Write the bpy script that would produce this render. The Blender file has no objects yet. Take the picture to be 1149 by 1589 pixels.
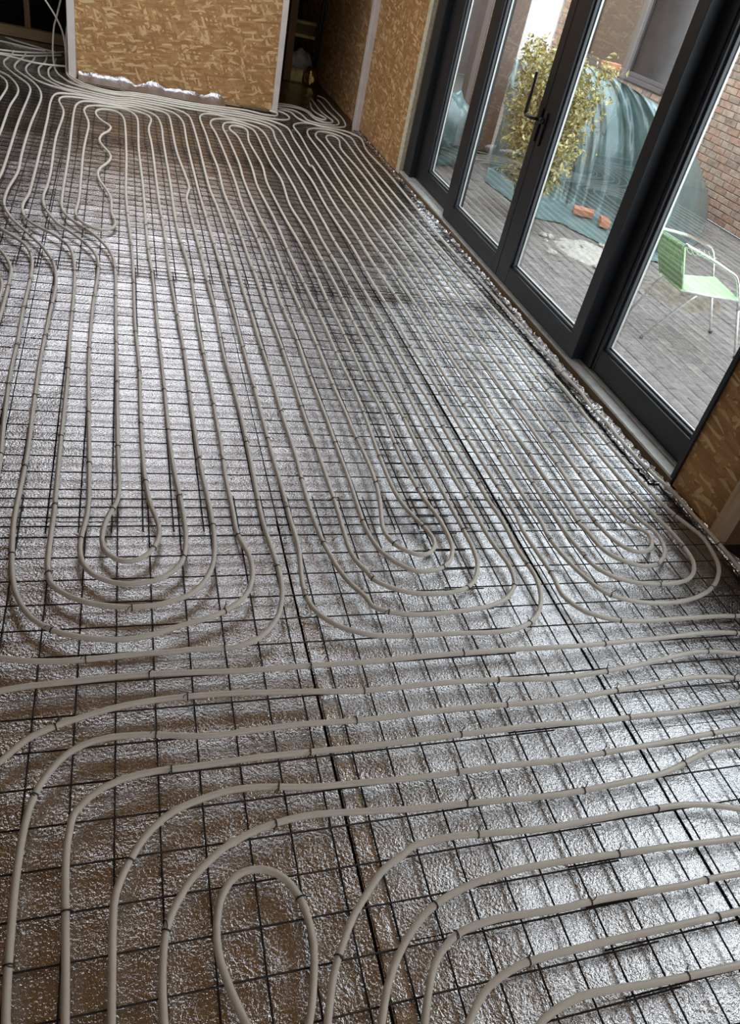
import bpy, bmesh, math, random
from mathutils import Vector, Matrix, noise
random.seed(7)
SC = bpy.context.scene
COL = SC.collection

# ---------------------------------------------------------------- camera
F_PX, CX, CY = 1169.820, 612.337, 793.089
YAW, PITCH, ROLL = 0.4337726, 0.6346961, 0.2683943
def make_camera():
    cd = bpy.data.cameras.new('camera')
    co = bpy.data.objects.new('camera', cd)
    COL.objects.link(co)
    fwd = Vector((math.sin(YAW)*math.cos(PITCH), math.cos(YAW)*math.cos(PITCH), -math.sin(PITCH)))
    r0 = Vector((math.cos(YAW), -math.sin(YAW), 0))
    u0 = r0.cross(fwd)
    right = r0*math.cos(ROLL) + u0*math.sin(ROLL)
    up = u0*math.cos(ROLL) - r0*math.sin(ROLL)
    m = Matrix((right, up, -fwd)).transposed().to_4x4()
    m.translation = (0, 0, 1.749)
    co.matrix_world = m
    cd.sensor_fit = 'VERTICAL'
    cd.sensor_height = 36.0
    cd.lens = F_PX*36.0/1589.0
    cd.shift_x = -(CX-574.5)/1589.0
    cd.shift_y = (CY-794.5)/1589.0
    cd.clip_start = 0.02
    SC.camera = co
make_camera()

# ---------------------------------------------------------------- sky and exposure
W = bpy.data.worlds.new('overcast_sky'); SC.world = W
W.use_nodes = True
wn = W.node_tree.nodes; wn.clear()
wo = wn.new('ShaderNodeOutputWorld'); wb = wn.new('ShaderNodeBackground')
wb.inputs[0].default_value = (0.84, 0.91, 1.0, 1)
wb.inputs[1].default_value = 2.6
W.node_tree.links.new(wb.outputs[0], wo.inputs[0])
vs = SC.view_settings
vs.view_transform = 'Standard'; vs.look = 'None'; vs.gamma = 1.0; vs.use_curve_mapping = False
vs.exposure = 0.95
SC.cycles.max_bounces = 10
SC.cycles.transparent_max_bounces = 16
SC.cycles.sample_clamp_indirect = 6.0
SC.cycles.denoising_prefilter = 'NONE'

# openings of the room through which daylight comes in
SKY_A = (-0.6, 1.0, 5.3, 8.75)      # roof light near the far partition: x0 x1 y0 y1
BACKWIN = (0.0, 2.2, 1.1, 2.3)   # window wall behind the camera: x0 x1 z0 z1
CEIL = 2.5
def portal(name, loc, rot, sx, sy):
    l = bpy.data.lights.new(name, 'AREA'); l.shape = 'RECTANGLE'; l.size = sx; l.size_y = sy
    l.cycles.is_portal = True
    o = bpy.data.objects.new(name, l); o.location = loc; o.rotation_euler = rot
    COL.objects.link(o)
portal('roof_light_portal', ((SKY_A[0]+SKY_A[1])/2, (SKY_A[2]+SKY_A[3])/2, CEIL+0.30), (0, 0, 0), SKY_A[1]-SKY_A[0], SKY_A[3]-SKY_A[2])
portal('rear_window_portal', ((BACKWIN[0]+BACKWIN[1])/2, -2.95, (BACKWIN[2]+BACKWIN[3])/2), (math.radians(90), 0, 0), BACKWIN[1]-BACKWIN[0], BACKWIN[3]-BACKWIN[2])
portal('glazed_doors_portal', (2.68, 4.7, 1.25), (0, math.radians(90), 0), 2.3, 4.7)
portal('side_window_portal', (2.68, 1.1, 1.25), (0, math.radians(90), 0), 1.3, 1.7)

# ---------------------------------------------------------------- materials
MATS = {}
def nodes_of(m):
    return m.node_tree.nodes, m.node_tree.links
def mat(name, col, rough=0.6, metal=0.0, noise_scale=None, noise_amt=0.15, bump=None, spec=0.5, coat=0.0):
    m = bpy.data.materials.new(name); m.use_nodes = True
    n, l = nodes_of(m); b = n['Principled BSDF']
    b.inputs['Base Color'].default_value = (*col, 1)
    b.inputs['Roughness'].default_value = rough
    b.inputs['Metallic'].default_value = metal
    b.inputs['Specular IOR Level'].default_value = spec
    if noise_scale:
        g = n.new('ShaderNodeNewGeometry')
        t = n.new('ShaderNodeTexNoise'); t.inputs['Scale'].default_value = noise_scale; t.inputs['Detail'].default_value = 5
        l.new(g.outputs['Position'], t.inputs['Vector'])
        r = n.new('ShaderNodeMapRange'); r.inputs[1].default_value = 0.3; r.inputs[2].default_value = 0.7
        r.inputs[3].default_value = 1-noise_amt; r.inputs[4].default_value = 1+noise_amt
        l.new(t.outputs[0], r.inputs[0])
        mx = n.new('ShaderNodeMix'); mx.data_type = 'RGBA'; mx.blend_type = 'MULTIPLY'; mx.inputs[0].default_value = 1
        mx.inputs[6].default_value = (*col, 1)
        l.new(r.outputs[0], mx.inputs[7]); l.new(mx.outputs[2], b.inputs['Base Color'])
        if bump:
            bp = n.new('ShaderNodeBump'); bp.inputs['Distance'].default_value = bump
            l.new(t.outputs[0], bp.inputs['Height']); l.new(bp.outputs[0], b.inputs['Normal'])
    MATS[name] = m
    return m

def foil_mat(name, col, rough, fine, fine_d, wave_d, scale=170.0):
    m = bpy.data.materials.new(name); m.use_nodes = True
    n, l = nodes_of(m); b = n['Principled BSDF']
    b.inputs['Base Color'].default_value = (*col, 1)
    b.inputs['Metallic'].default_value = 1; b.inputs['Roughness'].default_value = rough
    g = n.new('ShaderNodeNewGeometry')
    t1 = n.new('ShaderNodeTexNoise'); t1.inputs['Scale'].default_value = scale; t1.inputs['Detail'].default_value = 3.0; t1.inputs['Roughness'].default_value = 0.6
    t2 = n.new('ShaderNodeTexNoise'); t2.inputs['Scale'].default_value = 2.6; t2.inputs['Detail'].default_value = 3.0
    l.new(g.outputs['Position'], t1.inputs['Vector']); l.new(g.outputs['Position'], t2.inputs['Vector'])
    b1 = n.new('ShaderNodeBump'); b1.inputs['Strength'].default_value = 1.0; b1.inputs['Distance'].default_value = wave_d
    l.new(t2.outputs[0], b1.inputs['Height'])
    b2 = n.new('ShaderNodeBump'); b2.inputs['Strength'].default_value = fine; b2.inputs['Distance'].default_value = fine_d
    l.new(t1.outputs[0], b2.inputs['Height']); l.new(b1.outputs[0], b2.inputs['Normal'])
    l.new(b2.outputs[0], b.inputs['Normal'])
    MATS[name] = m
    return m

def osb_mat(name, axes):
    """strand board: three layers of long random flakes; axes picks the two in-plane world axes"""
    m = bpy.data.materials.new(name); m.use_nodes = True
    n, l = nodes_of(m); b = n['Principled BSDF']; b.inputs['Roughness'].default_value = 0.62
    b.inputs['Specular IOR Level'].default_value = 0.3
    g = n.new('ShaderNodeNewGeometry')
    sep = n.new('ShaderNodeSeparateXYZ'); l.new(g.outputs['Position'], sep.inputs[0])
    comb = n.new('ShaderNodeCombineXYZ')
    l.new(sep.outputs[axes[0]], comb.inputs[0]); l.new(sep.outputs[axes[1]], comb.inputs[1])
    wob = n.new('ShaderNodeTexNoise'); wob.inputs['Scale'].default_value = 6.0
    l.new(comb.outputs[0], wob.inputs['Vector'])
    prev = None
    for i, (ang, sx, sy) in enumerate([(0.15, 9, 44), (-0.45, 10, 46), (0.55, 9, 50), (-0.85, 11, 48), (0.28, 10, 52), (1.2, 11, 50), (-0.15, 10, 55)]):
        mp = n.new('ShaderNodeMapping'); mp.vector_type = 'POINT'
        mp.inputs['Rotation'].default_value = (0, 0, ang)
        mp.inputs['Location'].default_value = (3.7*i, 1.3*i, 0)
        l.new(comb.outputs[0], mp.inputs['Vector'])
        sc = n.new('ShaderNodeVectorMath'); sc.operation = 'MULTIPLY'; sc.inputs[1].default_value = (sx, sy, 1)
        l.new(mp.outputs[0], sc.inputs[0])
        v = n.new('ShaderNodeTexVoronoi'); v.voronoi_dimensions = '2D'; v.feature = 'F1'; v.inputs['Scale'].default_value = 1.0
        l.new(sc.outputs[0], v.inputs['Vector'])
        sp = n.new('ShaderNodeSeparateColor'); l.new(v.outputs['Color'], sp.inputs[0])
        # grain inside the flake
        gr = n.new('ShaderNodeTexNoise'); gr.inputs['Scale'].default_value = 3.0; gr.inputs['Detail'].default_value = 4
        l.new(sc.outputs[0], gr.inputs['Vector'])
        ad = n.new('ShaderNodeMath'); ad.operation = 'MULTIPLY_ADD'; ad.inputs[1].default_value = 0.34
        l.new(gr.outputs[0], ad.inputs[0]); l.new(sp.outputs[0], ad.inputs[2])
        if prev is None:
            prev = (ad.outputs[0], v.outputs['Distance'])
        else:
            gt = n.new('ShaderNodeMath'); gt.operation = 'GREATER_THAN'; gt.inputs[1].default_value = 0.58
            l.new(sp.outputs[1], gt.inputs[0])
            mx = n.new('ShaderNodeMix'); mx.data_type = 'FLOAT'
            l.new(gt.outputs[0], mx.inputs[0]); l.new(prev[0], mx.inputs[2]); l.new(ad.outputs[0], mx.inputs[3])
            mx2 = n.new('ShaderNodeMix'); mx2.data_type = 'FLOAT'
            l.new(gt.outputs[0], mx2.inputs[0]); l.new(prev[1], mx2.inputs[2]); l.new(v.outputs['Distance'], mx2.inputs[3])
            prev = (mx.outputs[0], mx2.outputs[0])
    cr = n.new('ShaderNodeValToRGB')
    e = cr.color_ramp.elements
    e[0].position = 0.0; e[0].color = (0.18, 0.086, 0.030, 1)
    e[1].position = 1.0; e[1].color = (0.66, 0.45, 0.22, 1)
    for p, c in [(0.14, (0.315, 0.158, 0.058, 1)), (0.60, (0.41, 0.215, 0.083, 1)), (0.95, (0.50, 0.285, 0.12, 1))]:
        x = e.new(p); x.color = c
    l.new(prev[0], cr.inputs[0])
    l.new(cr.outputs[0], b.inputs['Base Color'])
    bp = n.new('ShaderNodeBump'); bp.inputs['Strength'].default_value = 0.5; bp.inputs['Distance'].default_value = 0.002
    l.new(prev[0], bp.inputs['Height']); l.new(bp.outputs[0], b.inputs['Normal'])
    MATS[name] = m
    return m

def wood_mat(name, c0, c1, axis):
    m = bpy.data.materials.new(name); m.use_nodes = True
    n, l = nodes_of(m); b = n['Principled BSDF']; b.inputs['Roughness'].default_value = 0.65
    g = n.new('ShaderNodeNewGeometry')
    sc = n.new('ShaderNodeVectorMath'); sc.operation = 'MULTIPLY'
    s = [60, 60, 60]; s[axis] = 3
    sc.inputs[1].default_value = s
    l.new(g.outputs['Position'], sc.inputs[0])
    t = n.new('ShaderNodeTexNoise'); t.inputs['Scale'].default_value = 1.0; t.inputs['Detail'].default_value = 4
    l.new(sc.outputs[0], t.inputs['Vector'])
    cr = n.new('ShaderNodeValToRGB'); cr.color_ramp.elements[0].position = 0.3; cr.color_ramp.elements[1].position = 0.7
    cr.color_ramp.elements[0].color = (*c0, 1); cr.color_ramp.elements[1].color = (*c1, 1)
    l.new(t.outputs[0], cr.inputs[0]); l.new(cr.outputs[0], b.inputs['Base Color'])
    MATS[name] = m
    return m

def glass_mat(name):
    m = bpy.data.materials.new(name); m.use_nodes = True
    n, l = nodes_of(m); n.remove(n['Principled BSDF']); out = n['Material Output']
    tr = n.new('ShaderNodeBsdfTransparent'); tr.inputs[0].default_value = (0.95, 0.975, 0.965, 1)
    gl = n.new('ShaderNodeBsdfGlossy'); gl.inputs['Roughness'].default_value = 0.0; gl.inputs[0].default_value = (1, 1, 1, 1)
    fr = n.new('ShaderNodeFresnel'); fr.inputs[0].default_value = 2.25
    g = n.new('ShaderNodeNewGeometry')
    inv = n.new('ShaderNodeMath'); inv.operation = 'SUBTRACT'; inv.inputs[0].default_value = 1.0
    l.new(g.outputs['Backfacing'], inv.inputs[1])
    mu = n.new('ShaderNodeMath'); mu.operation = 'MULTIPLY'
    l.new(fr.outputs[0], mu.inputs[0]); l.new(inv.outputs[0], mu.inputs[1])
    mx = n.new('ShaderNodeMixShader')
    l.new(mu.outputs[0], mx.inputs[0]); l.new(tr.outputs[0], mx.inputs[1]); l.new(gl.outputs[0], mx.inputs[2])
    l.new(mx.outputs[0], out.inputs[0])
    MATS[name] = m
    return m

def brick_mat(name, cols, dirt=0.35):
    """colour per object (brick), with soot and lime stains"""
    m = bpy.data.materials.new(name); m.use_nodes = True
    n, l = nodes_of(m); b = n['Principled BSDF']; b.inputs['Roughness'].default_value = 0.9
    b.inputs['Specular IOR Level'].default_value = 0.2
    at = n.new('ShaderNodeAttribute'); at.attribute_name = 'tone'
    oi = n.new('ShaderNodeObjectInfo')
    ad = n.new('ShaderNodeMath'); ad.operation = 'ADD'
    l.new(at.outputs['Fac'], ad.inputs[0]); l.new(oi.outputs['Random'], ad.inputs[1])
    frc = n.new('ShaderNodeMath'); frc.operation = 'FRACT'; l.new(ad.outputs[0], frc.inputs[0])
    cr = n.new('ShaderNodeValToRGB'); e = cr.color_ramp.elements
    e[0].color = (*cols[0], 1); e[1].color = (*cols[-1], 1)
    for i, c in enumerate(cols[1:-1]):
        x = e.new((i+1)/(len(cols)-1)); x.color = (*c, 1)
    l.new(frc.outputs[0], cr.inputs[0])
    g = n.new('ShaderNodeNewGeometry')
    t = n.new('ShaderNodeTexNoise'); t.inputs['Scale'].default_value = 22; t.inputs['Detail'].default_value = 6
    l.new(g.outputs['Position'], t.inputs['Vector'])
    r = n.new('ShaderNodeMapRange'); r.inputs[1].default_value = 0.3; r.inputs[2].default_value = 0.7
    r.inputs[3].default_value = 1-dirt; r.inputs[4].default_value = 1+dirt*0.6
    l.new(t.outputs[0], r.inputs[0])
    mx = n.new('ShaderNodeMix'); mx.data_type = 'RGBA'; mx.blend_type = 'MULTIPLY'; mx.inputs[0].default_value = 1
    l.new(cr.outputs[0], mx.inputs[6]); l.new(r.outputs[0], mx.inputs[7]); l.new(mx.outputs[2], b.inputs['Base Color'])
    bp = n.new('ShaderNodeBump'); bp.inputs['Distance'].default_value = 0.004
    l.new(t.outputs[0], bp.inputs['Height']); l.new(bp.outputs[0], b.inputs['Normal'])
    MATS[name] = m
    return m

foil_mat('foil', (0.72, 0.70, 0.70), 0.13, 1.0, 0.0036, 0.03, 125)
foil_mat('foil_tape', (0.88, 0.87, 0.88), 0.19, 1.0, 0.0030, 0.03, 115)
foil_mat('foil_crumpled', (0.78, 0.77, 0.77), 0.20, 1.0, 0.006, 0.03, 60)
foil_mat('gold_foil', (0.75, 0.52, 0.16), 0.22, 0.8, 0.004, 0.01, 60)
foil_mat('foil_matte', (0.50, 0.475, 0.485), 0.34, 1.0, 0.006, 0.05, 45)
osb_mat('osb_xz', (0, 2)); osb_mat('osb_yz', (1, 2)); osb_mat('osb_xy', (0, 1))
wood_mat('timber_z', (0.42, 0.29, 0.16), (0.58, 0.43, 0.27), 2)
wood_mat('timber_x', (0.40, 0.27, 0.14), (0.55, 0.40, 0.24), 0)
wood_mat('timber_x_shaded', (0.24, 0.15, 0.07), (0.36, 0.24, 0.12), 0)  # timber_x made darker, the shade of the left opening put into its colour
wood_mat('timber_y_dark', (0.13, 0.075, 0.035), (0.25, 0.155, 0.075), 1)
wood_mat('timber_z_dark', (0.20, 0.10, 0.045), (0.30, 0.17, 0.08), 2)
mat('batten_white', (0.68, 0.61, 0.555), 0.6, noise_scale=9, noise_amt=0.08)
mat('pipe', (0.75, 0.685, 0.595), 0.38, noise_scale=14, noise_amt=0.06, spec=0.45)
mat('wire', (0.045, 0.036, 0.032), 0.55, 0.6, noise_scale=30, noise_amt=0.5)
mat('tie', (0.035, 0.032, 0.03), 0.5)
mat('concrete', (0.27, 0.24, 0.21), 0.9, noise_scale=5, noise_amt=0.2, bump=0.004)
mat('plaster', (0.5, 0.46, 0.40), 0.85, noise_scale=3, noise_amt=0.1)
mat('wall_left_darkened', (0.10, 0.065, 0.042), 0.8, noise_scale=5, noise_amt=0.3)
mat('dark_void', (0.035, 0.028, 0.022), 0.9, noise_scale=3, noise_amt=0.3)  # near-black colour stands in for the darkness of the unlit rooms
mat('frame', (0.011, 0.013, 0.017), 0.45, noise_scale=40, noise_amt=0.06)
mat('bead', (0.05, 0.055, 0.062), 0.35)
mat('gasket', (0.010, 0.010, 0.011), 0.6)
mat('spacer', (0.60, 0.59, 0.54), 0.4, 0.3)
mat('sill_alu', (0.60, 0.59, 0.55), 0.5, 0.25, noise_scale=18, noise_amt=0.16)
mat('handle', (0.012, 0.012, 0.013), 0.35)
mat('foam', (0.62, 0.56, 0.40), 0.9, noise_scale=40, noise_amt=0.2, bump=0.01)
mat('mortar', (0.30, 0.26, 0.22), 0.95, noise_scale=30, noise_amt=0.2)
mat('soil_joint', (0.11, 0.10, 0.085), 0.95, noise_scale=30, noise_amt=0.3)
brick_mat('brick', [(0.34, 0.215, 0.155), (0.42, 0.25, 0.185), (0.38, 0.29, 0.225), (0.29, 0.21, 0.165), (0.46, 0.33, 0.25), (0.38, 0.225, 0.165)])
brick_mat('brick_loose', [(0.52, 0.22, 0.14), (0.58, 0.27, 0.17)], 0.2)
brick_mat('paver', [(0.17, 0.155, 0.145), (0.215, 0.195, 0.18), (0.19, 0.165, 0.155), (0.24, 0.22, 0.20)], 0.3)
mat('window_brown', (0.105, 0.085, 0.08), 0.5, noise_scale=12, noise_amt=0.1)
mat('window_dark_glass', (0.045, 0.032, 0.026), 0.15, noise_scale=2, noise_amt=0.4)
mat('brown_blind', (0.085, 0.055, 0.035), 0.5, noise_scale=4, noise_amt=0.15)
mat('white_render', (0.74, 0.70, 0.67), 0.85, noise_scale=6, noise_amt=0.06)
mat('brown_render', (0.155, 0.118, 0.105), 0.85, noise_scale=5, noise_amt=0.1)
mat('tarp', (0.125, 0.195, 0.195), 0.28, noise_scale=5, noise_amt=0.22, spec=0.6)
mat('leaf', (0.31, 0.275, 0.075), 0.5, noise_scale=25, noise_amt=0.5)
mat('leaf_pale', (0.52, 0.48, 0.23), 0.5, noise_scale=25, noise_amt=0.3)
mat('twig', (0.13, 0.09, 0.05), 0.8)
mat('chair_green', (0.47, 0.70, 0.39), 0.45, noise_scale=30, noise_amt=0.08)
mat('chrome', (0.80, 0.80, 0.82), 0.16, 1.0)
mat('chair_leg', (0.70, 0.69, 0.66), 0.35, 0.4)
mat('rubber', (0.03, 0.03, 0.03), 0.8)
mat('yellow_wool', (0.85, 0.76, 0.30), 0.9, noise_scale=20, noise_amt=0.2)
mat('yellow_timber', (0.72, 0.58, 0.22), 0.8, noise_scale=8, noise_amt=0.2)
mat('sack', (0.55, 0.52, 0.45), 0.8, noise_scale=12, noise_amt=0.35)
mat('black_plastic', (0.015, 0.015, 0.015), 0.5)
mat('rubble', (0.42, 0.39, 0.34), 0.95, noise_scale=25, noise_amt=0.25, bump=0.01)
mat('earth', (0.16, 0.135, 0.105), 0.95, noise_scale=14, noise_amt=0.4, bump=0.02)
glass_mat('glass')

# ---------------------------------------------------------------- helpers
def link(o, parent=None):
    COL.objects.link(o)
    if parent is not None:
        o.parent = parent
        o.matrix_parent_inverse = Matrix.Translation(-parent.location)
    return o
def tag(o, label=None, cat=None, group=None, kind=None):
    if label: o['label'] = label
    if cat: o['category'] = cat
    if group: o['group'] = group
    if kind: o['kind'] = kind
    return o
def thing(name, loc, label, cat, group=None):
    o = bpy.data.objects.new(name, None); o.location = loc; o.empty_display_size = 0.1
    COL.objects.link(o)
    return tag(o, label, cat, group)
def struct_empty(name, loc, label=None):
    o = bpy.data.objects.new(name, None); o.location = loc; COL.objects.link(o)
    return tag(o, label, None, None, 'structure')
def obj(name, bm, m, parent=None, smooth=False, kind=None):
    me = bpy.data.meshes.new(name); bm.to_mesh(me); bm.free()
    if smooth:
        for p in me.polygons: p.use_smooth = True
    for mm in (m if isinstance(m, (list, tuple)) else [m]): me.materials.append(MATS[mm])
    o = bpy.data.objects.new(name, me); link(o, parent)
    if kind: o['kind'] = kind
    return o
def bm_box(bm, x0, x1, y0, y1, z0, z1, mi=0):
    vs_ = [bm.verts.new((x, y, z)) for z in (z0, z1) for y in (y0, y1) for x in (x0, x1)]
    for f in ((0, 2, 3, 1), (4, 5, 7, 6), (0, 1, 5, 4), (2, 6, 7, 3), (0, 4, 6, 2), (1, 3, 7, 5)):
        bm.faces.new([vs_[i] for i in f]).material_index = mi
    return vs_
def box(name, x0, x1, y0, y1, z0, z1, m, parent=None, bevel=0.0, kind=None):
    bm = bmesh.new(); bm_box(bm, x0, x1, y0, y1, z0, z1)
    if bevel: bmesh.ops.bevel(bm, geom=bm.edges[:], offset=bevel, segments=2, affect='EDGES', profile=0.6)
    return obj(name, bm, m, parent, kind=kind)
def boxes(name, lst, m, parent=None, kind=None):
    bm = bmesh.new()
    for b in lst: bm_box(bm, *b)
    return obj(name, bm, m, parent, kind=kind)
def catmull(pts, step):
    """centripetal spline through 3D points, sampled about every `step` metres"""
    P = [Vector(p) for p in pts]
    P = [P[0]*2-P[1]] + P + [P[-1]*2-P[-2]]
    out = []
    for i in range(1, len(P)-2):
        p0, p1, p2, p3 = P[i-1:i+3]
        d = lambda a, b: max((a-b).length**0.5, 1e-4)
        t1 = d(p0, p1); t2 = t1+d(p1, p2); t3 = t2+d(p2, p3)
        n = max(1, int((p2-p1).length/step+0.5))
        for q in range(n):
            t = t1+(t2-t1)*q/n
            a1 = p0*((t1-t)/t1)+p1*(t/t1); a2 = p1*((t2-t)/(t2-t1))+p2*((t-t1)/(t2-t1)); a3 = p2*((t3-t)/(t3-t2))+p3*((t-t2)/(t3-t2))
            b1 = a1*((t2-t)/t2)+a2*(t/t2); b2 = a2*((t3-t)/(t3-t1))+a3*((t-t1)/(t3-t1))
            out.append(b1*((t2-t)/(t2-t1))+b2*((t-t1)/(t2-t1)))
    out.append(P[-2])
    return out
def bm_tube(bm, path, r, sides=8, caps=True):
    n = len(path); rings = []
    nrm = None
    for i, p in enumerate(path):
        t = (path[min(i+1, n-1)]-path[max(i-1, 0)])
        if t.length < 1e-9: t = Vector((0, 0, 1))
        t.normalize()
        if nrm is None:
            ref = Vector((0, 0, 1)) if abs(t.z) < 0.9 else Vector((1, 0, 0))
            nrm = (ref-t*ref.dot(t)).normalized()
        else:
            nrm = nrm-t*nrm.dot(t)
            nrm = nrm.normalized() if nrm.length > 1e-6 else t.orthogonal().normalized()
        bn = t.cross(nrm)
        rr = r(i/(n-1)) if callable(r) else r
        rings.append([bm.verts.new(p+(nrm*math.cos(a)+bn*math.sin(a))*rr) for a in [2*math.pi*k/sides for k in range(sides)]])
    for a, b in zip(rings, rings[1:]):
        for k in range(sides):
            bm.faces.new((a[k], a[(k+1) % sides], b[(k+1) % sides], b[k]))
    if caps:
        bm.faces.new(list(reversed(rings[0]))); bm.faces.new(rings[-1])
def tube(name, pts, r, m, parent=None, sides=8, step=None):
    path = catmull(pts, step) if step else [Vector(p) for p in pts]
    bm = bmesh.new(); bm_tube(bm, path, r, sides)
    return obj(name, bm, m, parent, smooth=True)

# ---------------------------------------------------------------- the room shell
floor = box('floor', -3.75, 2.66, -3.0, 12.8, -0.22, -0.075, 'concrete', kind='structure')
floor['label'] = 'concrete subfloor under the silver foil insulation boards'
def foil_board(x0, x1, y0, y1, seed):
    """one foil-faced insulation board, its face gently uneven"""
    nx = max(2, int((x1-x0)/0.12)); ny = max(2, int((y1-y0)/0.12))
    bm = bmesh.new(); g = []
    for j in range(ny+1):
        row = []
        for i in range(nx+1):
            x = x0+(x1-x0)*i/nx; y = y0+(y1-y0)*j/ny
            z = -0.002+0.0035*noise.noise((x*2.1+seed*7, y*2.1, seed*3.1))+0.0012*noise.noise((x*9, y*9, seed))
            row.append(bm.verts.new((x, y, min(z, 0.004))))
        g.append(row)
    for j in range(ny):
        for i in range(nx):
            bm.faces.new((g[j][i], g[j][i+1], g[j+1][i+1], g[j+1][i])).smooth = True
    # skirt down the sides of the board
    edge = [g[0][i] for i in range(nx+1)]+[g[j][nx] for j in range(1, ny+1)]+[g[ny][i] for i in range(nx-1, -1, -1)]+[g[j][0] for j in range(ny-1, 0, -1)]
    low = [bm.verts.new((v.co.x, v.co.y, -0.075)) for v in edge]
    top = [bm.verts.new(v.co) for v in edge]
    for k in range(len(edge)):
        k2 = (k+1) % len(edge)
        bm.faces.new((top[k2], top[k], low[k], low[k2]))
    return obj('foil_board', bm, 'foil', floor)
seed = 0
XS = [-3.7, -2.3, -1.36, -0.415, 0.528, 1.471, 2.395]
YS = {0: [-2.9, 0.4, 3.4, 6.4, 9.4, 12.7], 1: [-2.9, -0.9, 1.5, 3.9, 6.3, 8.7, 12.7], 2: [-2.9, 0.3, 2.7, 5.1, 7.5, 9.9, 12.7],
      3: [-2.9, -0.3, 2.1, 4.5, 6.9, 9.3, 12.7], 4: [-2.9, 0.62, 3.02, 5.42, 7.82, 10.2, 12.7], 5: [-2.9, 1.08, 3.48, 5.88, 8.28, 12.7]}
for i in range(6):
    for y0, y1 in zip(YS[i], YS[i][1:]):
        gap = 0.008 if i == 4 else (0.005 if i == 3 and y0 == -0.3 else 0.002)
        foil_board(XS[i]+0.002, XS[i+1]-gap, y0+0.001, y1-0.001, seed); seed += 1
# silver joint tape along the board joint left of the middle
for (tx, ya, yb) in ((0.558, -0.6, 1.62),):
    bm = bmesh.new(); n = 60; pr_ = []
    for j in range(n+1):
        y = ya+(yb-ya)*j/n; w = 0.024+0.002*noise.noise((y*3, 1, 2))
        pr_.append((bm.verts.new((tx-w, y, 0.0045)), bm.verts.new((tx+w, y, 0.0045+0.001*noise.noise((y*4, 0, 0))))))
    for a, b in zip(pr_, pr_[1:]): bm.faces.new((a[0], a[1], b[1], b[0]))
    obj('joint_tape', bm, 'foil_tape', floor)

# ceiling with the roof light opening
xa, xb, ya, yb = SKY_A
boxes('ceiling', [(-3.75, xa, -3.0, 12.8, CEIL, CEIL+0.2), (xb, 2.66, -3.0, 12.8, CEIL, CEIL+0.2), (xa, xb, -3.0, ya, CEIL, CEIL+0.2), (xa, xb, yb, 12.8, CEIL, CEIL+0.2)], 'osb_xy', kind='structure')
# rear wall with window opening, left wall, far wall
bx0, bx1, bz0, bz1 = BACKWIN
boxes('wall_rear', [(-3.75, bx0, -3.0, -2.85, -0.2, CEIL), (bx1, 2.66, -3.0, -2.85, -0.2, CEIL), (bx0, bx1, -3.0, -2.85, -0.2, bz0), (bx0, bx1, -3.0, -2.85, bz1, CEIL)], 'plaster', kind='structure')
box('wall_left', -3.9, -3.75, -3.0, 12.8, -0.2, CEIL, 'wall_left_darkened', kind='structure')  # unseen wall, coloured dark so the floor mirrored in the glass stays dark
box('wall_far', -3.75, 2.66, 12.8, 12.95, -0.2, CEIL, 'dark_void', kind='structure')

# the strand-board partition at the back
wb_ = struct_empty('wall_back', (0.53, 8.88, 0), 'strand board partition at the back of the room')
box('strand_board', -0.43, 1.4775, 8.86, 8.878, 0.035, CEIL, 'osb_xz', wb_)
box('strand_board', -0.43, 1.4775, 8.955, 8.973, 0.035, CEIL, 'osb_xz', wb_)
for sx in (-0.38, 0.1, 0.6, 1.1, 1.40):
    box('stud', sx, sx+0.045, 8.879, 8.954, 0.035, CEIL, 'timber_z', wb_)
box('sole_plate', -0.43, 1.4775, 8.879, 8.954, 0.005, 0.034, 'timber_x', wb_)
t = box('trim_1', -0.50, -0.432, 8.835, 8.985, 0.01, CEIL, 'batten_white', bevel=0.004, kind='structure'); t['label'] = 'pale vertical batten at the left edge of the back partition'
t = box('trim_2', 1.478, 1.535, 8.832, 8.985, 0.01, CEIL, 'batten_white', bevel=0.004, kind='structure'); t['label'] = 'pale vertical batten at the right edge of the back partition'
boxes('wall_light_blocker', [(-1.6, -0.501, 8.86, 8.97, 2.0, CEIL), (-3.74, -1.6, 8.86, 8.97, 0.03, CEIL)], 'osb_xz', kind='structure')  # unseen lintel and wall, added to keep daylight out of the left opening
# right wall
WX = 2.42
wr = struct_empty('wall_right', (WX, 8, 0), 'strand board wall on the right beyond the glazed doors')
box('strand_board', WX, WX+0.018, 7.215, 8.79, 0.02, CEIL, 'osb_yz', wr)
box('strand_board', WX+0.004, WX+0.022, 8.80, 12.79, 0.02, CEIL, 'osb_yz', wr)
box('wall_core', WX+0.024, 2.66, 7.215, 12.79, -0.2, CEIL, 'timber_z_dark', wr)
box('header', WX, 2.66, 2.33, 7.215, 2.425, CEIL, 'osb_yz', wr)
wn_ = struct_empty('wall_right_near', (WX, 2.1, 0), 'strand board strip at the near end of the glazed doors')
box('strand_board', WX-0.004, WX+0.014, 1.985, 2.310, 0.03, CEIL, 'osb_yz', wn_)
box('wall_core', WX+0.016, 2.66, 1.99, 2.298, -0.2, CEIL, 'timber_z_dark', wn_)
boxes('wall_core', [(WX, 2.66, -3.0, 0.9, -0.2, 0.62), (WX, 2.66, -3.0, 0.3, 0.62, CEIL), (WX, 2.66, 0.3, 1.93, 1.9, CEIL)], 'osb_yz', wn_)
t = box('trim_3', WX-0.022, WX+0.045, 1.93, 1.984, 0.0, CEIL, 'timber_z', bevel=0.003, kind='structure'); t['label'] = 'sawn vertical batten beside the near strand board strip'
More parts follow.
